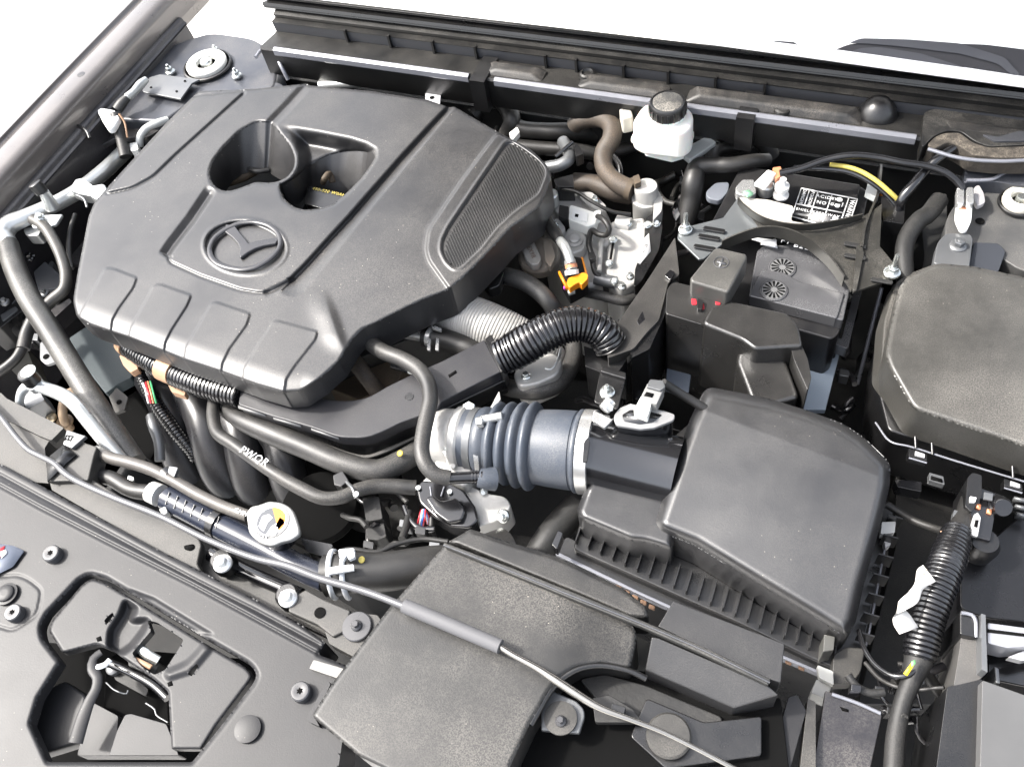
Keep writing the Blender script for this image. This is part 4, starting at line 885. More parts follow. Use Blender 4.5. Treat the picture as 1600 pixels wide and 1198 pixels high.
# warning label
lb = prism('warning_label', [(1252, 293), (1341, 310), (1322, 362), (1300, 356), (1232, 342)], -.0672, .0006, BLKG, bt, bevel=0)
def ln(pts, wd=1.7): 
    for a, b in zip(pts[:-1], pts[1:]):
        dx, dy = b[0]-a[0], b[1]-a[1]; l = math.hypot(dx, dy); nx, ny = -dy/l*wd/2, dx/l*wd/2
        prism('label_line', [(a[0]+nx, a[1]+ny), (b[0]+nx, b[1]+ny), (b[0]-nx, b[1]-ny), (a[0]-nx, a[1]-ny)], -.0667, .0003, PRINT, lb, bevel=0)
def lbp(u, v): return (1252+u*88-v*15, 294+u*17+v*44)    # u along the reading direction, v down the label
ln([lbp(0, 0), lbp(1, 0), lbp(1, 1.15), lbp(0, 1.0), lbp(0, 0)])
ln([lbp(0, .55), lbp(.85, .55)]); ln([lbp(.3, 0), lbp(.3, 1)]); ln([lbp(.55, 0), lbp(.55, 1.05)]); ln([lbp(.85, 0), lbp(.85, 1.1)]); ln([lbp(.15, 0), lbp(.15, .55)])
for (s, u, v, h, dd) in (('DANGER', .075, .28, 5, (-.3, .9)), ('POISON', .22, .28, 5, (-.3, .9)), ('ACID', .42, .15, 6, (1, .2)), ('NO', .42, .36, 6, (1, .2)), ('EYES', .66, .15, 5, (1, .2)), ('GAS', .66, .34, 5, (1, .2)), ('WARNING', .93, .5, 7, (-.3, .9)), ('KEEP', .42, .72, 5, (1, .2)), ('AWAY', .66, .72, 5, (1, .2)), ('!', .78, .3, 8, (1, .2)), ('SHIELD', .18, .72, 5, (1, .2)), ('12V', .42, .9, 5, (1, .2)), ('Pb', .72, .92, 6, (1, .2))):
    q = lbp(u, v); text('label_text', s, q[0], q[1], -.0667, h, PRINT, lb, dd)
for (u, v, rr_) in ((.70, .14, 6), (.70, .36, 5), (.40, .78, 5), (.74, .80, 6)):
    q = lbp(u, v); lathe('label_symbol', P(q[0], q[1], -.0667), UP, [(rr_*.00066, 0), (rr_*.00066, .0003)], PRINT, lb, 20)
prism('white_paint_label', [(1190, 380), (1212, 372), (1215, 388), (1188, 382)], -.0605, .0006, PRINT, bt, bevel=0)
prism('white_label', [(1173, 373), (1180, 371), (1214, 375), (1211, 386)], -.0475, .001, PRINT, bt, bevel=0)
for (s, x, y) in (('FT', 1228, 377), ('B2', 1248, 384), ('20', 1265, 388), ('8', 1275, 391)): text('battery_text', s, x, y, -.0472, 9, PRINT, bt, (1, .22))
# hold-down
hdn = T('battery_hold_down', 'dusty black steel hold-down frame arching across the battery', 'bracket', 1250, 370, -.05)
HD = mat('hold down steel', (.03, .029, .026), .38, metal=.3, dust=.3, bump=.2, dscale=20); HDL = mat('hold down pale', (.14, .15, .155), .38, metal=.5, dust=.2)
prism('left_plate', [(1152, 310), (1130, 340), (1062, 357, 4), (1058, 372, 4), (1092, 405), (1100, 404), (1130, 380), (1190, 358), (1184, 350)], -.043, .004, HDL, hdn, bevel=.001)
prism('centre_plate', [(1152, 309), (1163, 318), (1190, 342), (1210, 352), (1255, 356), (1300, 350), (1350, 337), (1372, 325), (1378, 345), (1368, 400), (1358, 420), (1330, 455), (1322, 440), (1300, 415), (1262, 385), (1225, 372), (1190, 362)], -.042, .004, HD, hdn, r=3, bevel=.001)
prism('right_plate', [(1350, 340), (1378, 318), (1375, 385), (1408, 425, 5), (1403, 432, 5), (1332, 457, 3), (1345, 410)], -.041, .004, HD, hdn, bevel=.001)
prism('dusty_ledge', [(1154, 308), (1200, 312), (1240, 322), (1236, 345), (1262, 350), (1230, 354), (1195, 348), (1165, 328)], -.048, .006, mat('pale dust', (.38, .355, .32), .8, var=.1), hdn, r=4, bevel=.002)
q = [P(x, y, z) for x, y, z in ((1154, 312, -.036), (1165, 325, -.035), (1190, 343, -.034), (1220, 352, -.034), (1260, 355, -.034), (1300, 350, -.034), (1345, 336, -.036))]
def wall(name, pts, h, th, m, parent):
    q = crom([P(*p) for p in pts], .006); n = len(q); V = []
    tg = np.gradient(q, axis=0); s = np.cross(tg, [0, 0, 1]); s /= np.linalg.norm(s, axis=1)[:, None]
    for i in range(n): V += [q[i]-s[i]*th/2, q[i]+s[i]*th/2, q[i]+s[i]*th/2-[0, 0, h], q[i]-s[i]*th/2-[0, 0, h]]
    Fc = [[4*i+j, 4*i+(j+1) % 4, 4*i+4+(j+1) % 4, 4*i+4+j] for i in range(n-1) for j in range(4)]+[[0, 1, 2, 3], [4*n-1, 4*n-2, 4*n-3, 4*n-4]]
    return mk(name, V, Fc, m, parent, sharp=40)
wall('rear_rib', [(1154, 309, -.030), (1165, 322, -.028), (1190, 338, -.026), (1220, 347, -.026), (1260, 350, -.026), (1300, 345, -.026), (1348, 334, -.032)], .012, .002, HD, hdn)
wall('arch_rib', [(1128, 376, -.036), (1150, 366, -.030), (1185, 355, -.022), (1215, 354, -.018), (1245, 362, -.018), (1272, 378, -.022), (1300, 404, -.028), (1320, 432, -.036)], .020, .002, HD, hdn)
for (x, y, m_) in ((1100, 352, 1), (1092, 364, 1), (1085, 380, 1), (1320, 394, 0), (1320, 376, 0), (1362, 432, 0)):
    prism('pressed_groove', rnd([(x, y), (x+34, y+6), (x+33, y+12), (x-2, y+6)], 3), -.0385+.0 if m_ else -.0365, .003, BLK if m_ else DARK, hdn, bevel=.001)
prism('pressed_ridge', [(1338, 385), (1346, 380), (1350, 395), (1344, 425), (1338, 455), (1332, 453), (1336, 420)], -.036, .004, HD, hdn, r=3, bevel=.0015)
wall('folded_edge', [(1378, 250, -.07), (1372, 300, -.045), (1352, 352, -.034), (1347, 385, -.034)], .02, .003, HD, hdn)
bolt(1071, 358, -.0395, 11, hdn, ZINC, stud=.028); bolt(1394, 425, -.0375, 13, hdn, ZINC, stud=.030)
# terminals
tn = T('battery_terminal', 'silver negative battery clamp and sensor at the far left corner of the battery', 'battery terminal', 1180, 290, -.07)
prism('clamp_body', [(1149, 292), (1160, 280), (1178, 280), (1182, 300), (1172, 308), (1150, 302)], -.045, .014, SIL, tn, r=3, bevel=.002)
lathe('post', P(1196, 302, -.066), UP, [(.011, 0), (.011, .016), (.009, .018)], SIL, tn)
prism('lug', [(1178, 285), (1200, 264), (1214, 270), (1196, 292)], -.028, .008, mat('bright lug', (.85, .85, .83), .3, metal=.3), tn, r=3, bevel=.002)
prism('copper_tab', [(1207, 262), (1220, 260), (1222, 274), (1212, 280)], -.030, .008, COP, tn, r=2, bevel=.001)
lathe('stud_nut', P(1220, 306, -.055), UP, [(.011, 0), (.011, .003), (.006, .0035), (.006, .013), (.010, .014), (.010, .020), (.005, .021), (.0045, .032)], mat('pale zinc', (.8, .8, .78), .3, metal=.2), tn, 20)
prism('green_washer', [(1160, 300), (1170, 296), (1178, 302), (1168, 308)], -.040, .003, flat('green mark', (.2, .4, .25)), tn, r=2, bevel=0)
pc = T('terminal_cover', 'black positive terminal cover with an embossed plus sign', 'terminal cover', 1115, 430, -.06)
prism('cap', [(1118, 385, 8), (1166, 396, 8), (1168, 402, 5), (1138, 457, 5), (1080, 440, 5), (1078, 434, 5)], -.010, .036, mat('dusty cap', (.05, .049, .046), .38, dust=.25), pc, n=5, bevel=.005, seg=4)
ccx = P(1127, 410, -.0098)
sweep('plus_ring', np.array([ccx+np.array([.0095*math.cos(a), .0095*math.sin(a), .0004]) for a in np.linspace(0, 2*math.pi, 33)[:-1]]), np.full(32, .0006), BATG, pc, 6, closed=True)
for (a, b) in (((1120, 408), (1134, 412)), ((1130, 403), (1124, 417))):
    dx, dy = b[0]-a[0], b[1]-a[1]; l = math.hypot(dx, dy); nx, ny = -dy/l*1.6, dx/l*1.6
    prism('plus_bar', [(a[0]+nx, a[1]+ny), (b[0]+nx, b[1]+ny), (b[0]-nx, b[1]-ny), (a[0]-nx, a[1]-ny)], -.0092+(.0003 if a[0] == 1120 else 0), .001, BATG, pc, bevel=0)
for (x, y) in ((1088, 470), (1100, 477), (1125, 470)): prism('red_seal', [(x-8, y-4), (x, y-3), (x+1, y+6), (x-7, y+6)], -.035, .012, RED, pc, r=2)
prism('black_nub', [(1090, 466), (1099, 469), (1097, 484), (1089, 482)], -.030, .015, BLK, pc, r=2)
fb = T('fuse_link_box', 'black stepped fusible link box on the front face of the battery', 'fuse box', 1140, 530, -.2)
FB = mat('link box plastic', (.014, .0135, .013), .30, dust=.12, spec=.9, bump=.3)
prism('rear_box', [(1042, 452), (1052, 440, 6), (1078, 446), (1145, 470), (1140, 520), (1040, 490)], -.036, .16, FB, fb, r=5, bevel=.007, seg=4)
prism('front_box', [(1110, 480, 5), (1145, 470), (1230, 488, 5), (1248, 508, 8), (1255, 540), (1180, 545), (1160, 530), (1098, 505)], -.030, .14, FB, fb, r=7, flare=.003, bevel=.010, seg=5)
wall('embossed_step', [(1098, 502, -.034), (1150, 522, -.036), (1165, 512, -.036), (1195, 512, -.036), (1215, 530, -.05), (1238, 585, -.09)], .008, .008, FB, fb)
prism('front_recess', [(1165, 520), (1205, 515), (1228, 560), (1250, 620), (1180, 640), (1150, 560)], -.06, .10, FB, fb, r=10, bevel=.010, seg=4)
prism('wing', [(1232, 492), (1262, 560), (1268, 590), (1262, 610), (1240, 560), (1228, 510)], -.038, .08, FB, fb, r=4, bevel=.004)
ty = T('battery_tray', 'black battery tray with a pale blue-grey side plate beside the fuse box', 'battery tray', 1290, 560, -.22)
prism('tray_shelf', [(1262, 505), (1315, 530, 4), (1338, 440), (1348, 450), (1325, 545, 4), (1260, 522)], -.12, .02, BATG, ty, bevel=.002)
prism('tray_wall', [(1120, 440), (1318, 500), (1310, 540), (1262, 530), (1110, 485)], -.13, .05, BAT, ty, r=3, bevel=.002)
prism('side_plate', [(1255, 540), (1312, 552), (1290, 640), (1245, 640)], -.16, .01, mat('pale blue plate', (.32, .38, .45), .4), ty, bevel=.001)
prism('side_plate', [(1042, 575), (1080, 585), (1075, 620), (1040, 605)], -.14, .01, mat('slate blue plate', (.07, .085, .11), .4), ty, bevel=.001)
tube('tray_rod', [(1378, 450, -.10), (1365, 500, -.14), (1340, 600, -.22)], 3, LIP, ty)
wh = T('corner_harness', 'thick black taped harness bend between the reservoir and the battery', 'wiring harness', 1100, 270, -.12)
tube('trunk', [(1070, 350, -.13), (1080, 310, -.10), (1083, 285, -.08), (1090, 262, -.07), (1110, 258, -.065), (1140, 258, -.06), (1175, 252, -.06), (1200, 250, -.07)], [16, 17, 17, 15, 13, 12, 11, 10], RUB, wh)
tube('branch', [(1110, 262, -.07), (1112, 245, -.07), (1120, 235, -.075), (1150, 230, -.09)], 10, RUB, wh)
prism('grey_label', [(1102, 300), (1118, 285), (1140, 284), (1138, 300), (1125, 314), (1106, 310)], -.085, .01, mat('grey tag', (.12, .13, .15), .5), wh, r=6)
prism('small_label', [(1050, 330), (1062, 322), (1066, 330), (1056, 345)], -.11, .003, PRINTG, wh)
# cables
ca = T('ground_cable', 'long glossy black ground cable arching over the battery to the right tower', 'cable', 1350, 270, -.06)
tube('sheath', [(1218, 271, -.024), (1250, 264, -.018), (1290, 250, -.008), (1330, 243, -.0), (1370, 246, 0), (1410, 254, 0), (1450, 260, -.002), (1478, 270, -.006), (1496, 284, -.014), (1505, 296, -.02)], 5.5, mat('cable sheath', (.012, .012, .013), .16), ca, sides=14)
for x in (1501, 1516): 
    prism('crimp', [(x-6, 292), (x+6, 292), (x+6, 318), (x-6, 318)], -.018, .010, SIL, ca, r=4, bevel=.003)
prism('lug', [(1494, 318), (1520, 318), (1518, 345), (1510, 362), (1500, 360), (1492, 342)], -.028, .005, mat('bright plate', (.8, .8, .78), .3, metal=.3), ca, r=5, bevel=.001)
prism('copper_mark', [(1497, 322), (1512, 322), (1510, 327), (1498, 327)], -.0275, .001, COP, ca, r=1, bevel=0)
prism('side_lug', [(1522, 292), (1530, 288), (1538, 302), (1540, 316), (1528, 322), (1521, 310)], -.030, .008, mat('grey lug', (.5, .48, .48), .35, metal=.4), ca, r=4, bevel=.003)
tube('yellow_wire', [(1297, 258, -.022), (1320, 260, -.018), (1345, 268, -.018), (1370, 283, -.022), (1390, 300, -.03), (1403, 312, -.04)], 3.6, YELLOW, None, lab='short yellow wire arching over the back of the battery', cat='wire')
tube('black_wire', [(1240, 262, -.024), (1290, 264, -.024), (1330, 270, -.024), (1365, 288, -.03), (1385, 305, -.04), (1398, 320, -.05)], 4, BLKG, None, lab='black wire following below the yellow wire', cat='wire')
tube('black_cable', [(1490, 232, .0), (1465, 248, -.004), (1450, 262, -.012), (1430, 285, -.02), (1410, 310, -.035), (1402, 335, -.06)], 7.5, BLKG, None, lab='black cable dropping from the cowl foam past the ground cable', cat='cable')
pg_ = T('plug_cluster', 'cluster of dark plugs under the yellow wire at the battery corner', 'connector', 1395, 320, -.1)
prism('block', [(1375, 305), (1415, 315), (1412, 350), (1380, 345)], -.05, .1, BLK, pg_, r=3, bevel=.002)
prism('pale_tag', [(1358, 280), (1378, 288), (1372, 310), (1352, 300)], -.06, .01, mat('speckled tag', (.4, .42, .42), .5, dust=.4), pg_, r=2)
prism('red_dot', [(1377, 292), (1383, 294), (1381, 301), (1376, 299)], -.055, .01, ORANGE, pg_)
tube('tower_trim', [(1415, 440, -.07), (1412, 400, -.06), (1418, 370, -.055), (1435, 345, -.05), (1450, 335, -.05), (1468, 312, -.05)], 14, DARK, None, lab='dusty dark rubber edge curving beside the battery hold-down', cat='edge trim')
prism('hollow_shade', [(1395, 400), (1405, 355), (1440, 345), (1445, 400), (1440, 425)], -.09, .1, VOID, None, r=8, lab='black block for the shade of a hollow beside the right tower', cat='wheel arch')  # near-black block painted as the shade inside a hollow
# ================================================================ front: radiator panel, latch, prop rod
rp = T('front_cover', 'pale grey plastic cover panel over the radiator support at the front left', 'front panel', 200, 980, -.06)
RO = rnd([(-120, 690), (-60, 700), (0, 724), (62, 757), (150, 806), (250, 860), (330, 900), (400, 936), (470, 975), (509, 1003), (497, 1022), (560, 1046), (540, 1120), (520, 1260), (-120, 1260)], 4)
HO = rnd([(140, 896, 14), (165, 903), (209, 929), (316, 994), (392, 1038, 12), (402, 1054, 12), (395, 1068), (346, 1133), (300, 1190), (75, 1190), (48, 1130), (60, 1090), (95, 1034), (67, 998, 6), (63, 978, 10), (74, 958), (124, 905)], 3)
SLOT1 = [(-60, 1030), (-4, 1030), (38, 1058), (42, 1066), (18, 1098), (45, 1120), (60, 1150), (-60, 1240)]
RIDGE = [(-100, 712), (0, 741), (62, 775), (150, 822), (250, 876), (310, 908), (400, 953), (500, 1007)]
RIDGE2 = [(-100, 735), (0, 758), (62, 792), (175, 850), (300, 913), (400, 967), (497, 1020)]
BOSS = rnd([(-60, 905), (28, 898), (45, 905), (66, 922), (58, 960), (20, 985), (-60, 960)], 10)
RECT = [(205, 922), (240, 935), (330, 990), (318, 992), (296, 984), (222, 942)]
def zrad(X, Y):
    z = np.full(X.shape, -.020)+(-.003*np.clip(1-seg_close([(-120, 690), (-60, 700), (0, 724), (62, 757), (150, 806), (250, 860), (330, 900), (400, 936), (470, 975), (509, 1003), (497, 1022), (560, 1046)], X, Y, False)[0]/5, 0, 1)**2)
    z += groove(RIDGE, X, Y, 3.5, .003)+.002*np.clip(1-np.abs(seg_close(RIDGE2, X, Y, False)[0]-3)/5, 0, 1)
    z += vgroove(RIDGE2, X, Y, (8, 8), 3, .003, False)
    z += groove(BOSS, X, Y, 3, .0015, True)
    z -= .004*ss((sdf(RECT, X, Y)+3)/6)
    z += .004*np.clip(1-seg_close(HO, X, Y)[0]/7, 0, 1)**2*-1
    return z
hf('panel_shell', RO, zrad, 2.4, .05, PANEL, rp, holes=[HO], hskirt=.012)
LP = rnd([(143, 902, 12), (165, 910), (207, 935), (313, 1000), (386, 1043, 10), (395, 1056, 10), (388, 1067), (338, 1133), (315, 1170), (268, 1170), (263, 1080, 4), (240, 1060), (198, 1032), (178, 1017), (152, 1006, 5), (98, 1020, 3), (76, 985, 6), (82, 968), (127, 914)], 2)
NOTCH = rnd([(230, 968), (246, 972), (287, 999), (280, 1012), (258, 1046), (241, 1054), (220, 1040), (206, 1020), (236, 985)], 3)
SA = [(171, 960), (176, 956), (178, 960), (168, 974), (162, 972), (164, 967)]; SB = [(302, 1041), (308, 1036), (310, 1040), (300, 1056), (293, 1053), (296, 1047)]
DIP = rnd([(196, 938), (214, 950), (206, 968), (232, 968), (225, 985), (206, 1010), (186, 1024), (170, 1010), (172, 985), (188, 960)], 6)
DIP2 = rnd([(318, 1004), (332, 1012), (300, 1050), (262, 1062), (256, 1050), (290, 1035), (305, 1020)], 8)
def zlat(X, Y):
    z = np.full(X.shape, -.026)+0*X
    z -= .012*ss((sdf(DIP, X, Y)+6)/14)+.0
    z += .004*ss((sdf(DIP2, X, Y)+5)/12)
    z -= .0025*np.clip(1-seg_close(LP, X, Y)[0]/4, 0, 1)**2
    return z
hf('latch_cover', LP, zlat, 2.0, .010, PANEL, rp, holes=[NOTCH, SA, SB])
for (x, y) in ((154, 998), (265, 1068)): prism('square_hole', [(x-4, y-2), (x+3, y-5), (x+5, y+2), (x-2, y+4)], -.0255, .001, VOID, rp, bevel=0)
GS = mat('screw plastic', (.05, .05, .053), .3)
for (x, y, r) in ((84, 867, 14), (25, 959, 14), (472, 1082, 16)): torx(x, y, -.018, r, rp, GS)
lathe('round_plug', P(14, 930, -.022), UP, [(.0135, 0), (.0135, .006), (.0105, .0065), (.010, .0085), (.0085, .0095), (.003, .0095)], PANEL, rp, 32)
pr_ = lathe('round_plug', P(390, 1140, -.022), UP, [(.014, 0), (.014, .006), (.009, .007)], PANEL, rp, 32)
# pale emblem label patch at the left edge
sk = prism('blue_sticker', [(-40, 845), (20, 852), (38, 860), (20, 885), (-40, 915)], -.0165, .0006, mat('blue grey sticker', (.10, .115, .15), .5), rp, r=3, bevel=0)
prism('red_mark', [(-4, 858), (8, 852), (4, 864), (-6, 880), (-12, 872)], -.0158, .0003, RED, sk, bevel=0)
prism('white_mark', [(0, 862), (9, 858), (11, 864), (2, 872)], -.0154, .0003, PRINT, sk, bevel=0)
# front grille side: lower left
gb = T('grille_upper', 'pale blue-grey upper grille edge at the bottom left corner', 'grille', 20, 1080, -.08)
prism('grille_face', [(-60, 1015), (0, 1030), (37, 1058), (17, 1098), (40, 1118), (50, 1200), (-60, 1240)], -.045, .01, mat('pale grille', (.085, .10, .125), .4), gb, r=5, bevel=.003)
# latch
la = T('bonnet_latch', 'metal bonnet latch with a bent release lever in the gap of the front panel', 'latch', 210, 1050, -.09)
tube('release_lever', [(158, 1018, -.020), (146, 1028, -.019), (144, 1044, -.018), (152, 1058, -.018), (150, 1075, -.019), (140, 1095, -.022), (130, 1120, -.025), (118, 1160, -.03)], [6, 7, 8, 8, 8, 9, 11, 12], PANEL, la, flat=.35)
tube('lever_fork', [(151, 1042, -.018), (164, 1038, -.018), (172, 1030, -.019)], 5, SIL, la, flat=.4)
prism('latch_plate', [(165, 1030), (185, 1018), (262, 1070), (264, 1130), (160, 1120)], -.075, .01, VOID, la, bevel=.002)
tube('striker_bar', [(168, 1034, -.045), (200, 1048, -.045), (240, 1070, -.045), (262, 1090, -.045)], 7, BLKG, la)
tube('latch_pawl', [(200, 1020, -.038), (215, 1012, -.034), (230, 1022, -.034), (248, 1032, -.038)], 8, ZINC, la, flat=.5)
tube('latch_spring', [(205, 1028, -.032), (220, 1034, -.030), (236, 1042, -.032)], 4, BRASS, la, flat=.6)
lathe('latch_rivet', P(180, 1045, -.06), UP, [(.008, 0), (.008, .006), (.005, .008)], GREYP, la, 16)
prism('latch_link', [(172, 1040), (182, 1036), (232, 1076), (228, 1088), (180, 1062)], -.062, .004, DARK, la, r=4, bevel=.001)
prism('latch_body', [(198, 1020), (210, 1010), (250, 1035), (240, 1056), (200, 1040)], -.040, .03, DARK, la, r=3, bevel=.002)
tube('wire_spring', [(166, 1066, -.045), (180, 1078, -.042), (198, 1083, -.042), (200, 1078, -.042)], 1.2, GREYP, la)
tube('wire_spring', [(228, 1098, -.05), (242, 1108, -.05), (244, 1116, -.05), (262, 1128, -.05)], 1.4, GREYP, la)
prism('lower_cover', [(60, 1080), (100, 1062), (135, 1085), (125, 1160), (60, 1180), (50, 1120)], -.055, .02, PANEL, la, r=6, bevel=.004)
prism('lower_cover', [(142, 1095), (185, 1118), (180, 1180), (120, 1180)], -.055, .02, PANEL, la, r=4, bevel=.004)
prism('inner_frame', [(183, 1140), (195, 1116), (204, 1114), (260, 1130), (280, 1180), (170, 1180)], -.040, .02, PANEL, la, r=4, bevel=.003)
prism('shade_under', [(40, 1000), (400, 1030), (400, 1240), (20, 1240)], -.20, .02, VOID, la)  # near-black sheet, colours in the shade below the latch opening
# prop rod
rod = T('bonnet_prop_rod', 'long thin grey prop rod with a foam grip lying along the front of the bay', 'prop rod', 500, 900, .0)
RODM = mat('grey rod coat', (.10, .10, .105), .3, metal=.3)
tube('rod', [(-60, 590, -.012), (0, 650, -.010), (25, 682, -.010), (45, 703, -.010), (62, 712, -.010), (85, 724, -.009), (100, 738, -.009), (118, 750, -.009), (175, 776, -.008), (250, 806, -.006), (325, 843, -.004), (400, 872, -.002), (450, 884, 0), (500, 903, 0), (575, 925, .002), (640, 950, .006)], [3.5, 4, 4.5, 4.5, 4.5, 4.5, 5, 5, 5, 5, 5, 5.5, 6, 6, 6, 6], RODM, rod, sides=14)
tube('foam_grip', [(632, 946, .006), (705, 977, .010), (782, 1010, .012)], 11.5, FOAM, rod, sides=24, step=.01)
tube('rod_end', [(780, 1009, .012), (800, 1022, .012), (837, 1042, .012), (865, 1060, .012), (900, 1083, .012), (937, 1105, .012), (987, 1124, .012), (1040, 1145, .010), (1280, 1270, .004)], [5, 5, 5.5, 7, 7, 6, 4.5, 4, 4], mat('bare rod steel', (.28, .27, .25), .18, metal=.9), rod, sides=14)
# bracket parts behind the panel on the left
lb_ = T('headlamp_bracket', 'pale grey plastic headlamp bracket with a square clip at the far left front', 'bracket', 80, 680, -.06)
prism('bracket_plate', [(-80, 600), (-20, 612), (10, 626), (42, 640), (104, 672, 4), (76, 690), (70, 700), (76, 755), (40, 752), (0, 725), (-80, 700)], -.030, .02, PANELB, lb_, bevel=.003)
prism('bracket_step', [(0, 612), (10, 622), (42, 638), (100, 668), (80, 688), (60, 680), (20, 660), (-5, 650)], -.024, .01, PANELB, lb_, r=3, bevel=.003)
prism('raised_box', [(118, 686), (152, 698), (148, 708), (138, 750), (80, 752), (72, 750), (95, 710)], -.022, .03, PANELB, lb_, r=3, bevel=.003)
prism('dark_recess', [(78, 712), (100, 694), (119, 710), (104, 722), (98, 728), (74, 752), (73, 722)], -.018, .002, BLK, lb_, bevel=.0)
prism('square_clip', [(104, 671), (134, 681), (112, 700), (98, 694)], -.016, .006, GREYP, lb_, bevel=.001)
for a in (((101, 688), (104, 680)), ((104, 680), (115, 682)), ((103, 686), (110, 688)), ((108, 681), (107, 686)), ((113, 683), (110, 689))):
    tube('clip_mark', [(a[0][0], a[0][1], -.0158), (a[1][0], a[1][1], -.0158)], .9, VOID, lb_, sides=6)
rs_ = T('radiator_support_bar', 'grey steel radiator support flange with an oval hole behind the front panel', 'support bar', 200, 820, -.08)
prism('flange', [(76, 752), (138, 745), (200, 782), (310, 840, 4), (315, 850, 4), (308, 880, 4), (320, 900), (300, 892), (190, 830), (80, 766)], -.030, .012, PANELB, rs_, bevel=.002)
prism('lower_flange', [(300, 850), (380, 880), (500, 940), (540, 960), (520, 1000), (440, 960), (320, 898)], -.050, .012, PANELB, rs_, r=4, bevel=.002)
prism('oval_hole', rnd([(287, 852), (303, 849), (305, 856), (298, 861), (288, 858)], 4), -.0295, .002, VOID, rs_, bevel=0)
prism('mount_plate', [(452, 935), (478, 920), (505, 935), (548, 953), (540, 985), (520, 995), (495, 975), (450, 955)], -.014, .012, PANELB, rs_, r=3, bevel=.002)
prism('mount_plate', [(500, 965), (545, 955), (590, 960), (600, 975), (560, 1030), (514, 1005)], -.018, .02, PANELB, rs_, r=3, bevel=.002)
prism('pale_bar', [(490, 1030), (540, 1045), (545, 1065), (483, 1044)], -.012, .012, mat('pale bar', (.16, .155, .145), .45), rs_, r=2, bevel=.002)
cyl('bar_hole', P(500, 957, -.0138), UP, .0062, .0012, VOID, rs_, ch=.02, seg=24)
wsh = lathe('mount_washer', P(558, 979, -.017), UP, [(.0165, 0), (.0165, .002), (.0155, .003), (.007, .0032)], GS, rs_, 36)
bolt(557, 977, -.0130, 9, rs_, GS)
for (x, y, r) in ((348, 880, 15), (450, 934, 15)):
    lathe('rubber_mount', P(x+7, y+4, -.042), UP, [(.014, 0), (.014, .018), (.011, .022)], BLK, rs_, 28)
    bolt(x, y, -.012, r, rs_, mat('bright bolt', (.7, .7, .68), .3, metal=.5))
# radiator and cap
rd = T('radiator', 'blue-black radiator top tank carrying a silver cap with orange label', 'radiator', 400, 850, -.12)
tube('top_tank', [(262, 778, -.045), (300, 798, -.045), (345, 822, -.045), (400, 850, -.045), (460, 882, -.045), (510, 905, -.045)], 20, mat('blue black tank', (.018, .022, .035), .25, dust=.1), rd, sides=24)
tube('lower_rail', [(330, 865, -.05), (400, 900, -.05), (470, 930, -.05)], 12, BLKG, rd)
for i in range(7):
    x = 268+i*13; tube('tank_rib', [(x-3, 778+i*6.3-9, -.028), (x-9, 778+i*6.3+10, -.032)], 1.6, BLKG, rd, sides=8)
tube('white_collar', [(236, 768, -.045), (250, 774, -.045)], [17, 18], mat('off white collar', (.6, .6, .58), .4), rd, step=.002)
tube('tank_joint', [(335, 815, -.044), (345, 820, -.044)], 23, BLK, rd, step=.002)
prism('pale_stub', [(248, 795), (258, 790), (262, 800), (254, 806)], -.035, .012, mat('stub', (.4, .4, .38), .4), rd, r=2)
CPM = mat('cap steel', (.30, .30, .29), .35, metal=.6, dust=.1)
cpn = prism('radiator_cap', [(384, 800, 4), (392, 790, 5), (404, 788), (420, 782), (440, 784, 8), (456, 793, 8), (463, 808, 8), (468, 825, 6), (468, 834, 6), (455, 843), (440, 846), (425, 853, 8), (405, 848, 8), (388, 832, 8)], .002, .008, CPM, rd, r=5, bevel=.0025, seg=3)
c = P(425, 818, .002)
lathe('cap_neck', c-np.array([0, 0, .035]), UP, [(.019, 0), (.020, .020), (.022, .028)], BLKG, cpn, 32)
SC = mpp(425, 815, .002)
cc = P(424, 814, .0024); Rr = .0215
lathe('cap_disc', cc, UP, [(Rr, 0), (Rr, .0003)], PRINTG, cpn, 48)
lathe('label_ring', cc, UP, [(Rr*.84, 0), (Rr*.84, .0006)], PRINT, cpn, 48)
lathe('label_field', cc, UP, [(Rr*.79, 0), (Rr*.79, .0009)], mat('slate print', (.045, .05, .06), .5), cpn, 48)
V = []
for a in np.linspace(-.5, 2.0, 20): V.append(cc+np.array([Rr*.78*math.cos(a), Rr*.78*math.sin(a), .0012]))
mk('orange_segment', V, [list(range(20))], ORANGE, cpn, smooth=False)
for pts in ([(404, 822), (410, 806), (420, 803), (426, 808), (418, 816), (412, 830)], [(416, 834), (424, 822), (440, 812), (446, 815), (436, 826), (430, 836)], [(430, 822), (437, 808), (444, 812), (436, 824)]):
    mk('white_print', [P(x, y, .0036) for x, y in pts], [list(range(len(pts)))], PRINT, cpn, smooth=False)
text('cap_text', 'HOT', 408, 838, .0036, 7, PRINT, cpn, (1, .25))
text('cap_text', '108', 440, 803, .0037, 3.5, YELLOW, cpn, (1, .25))
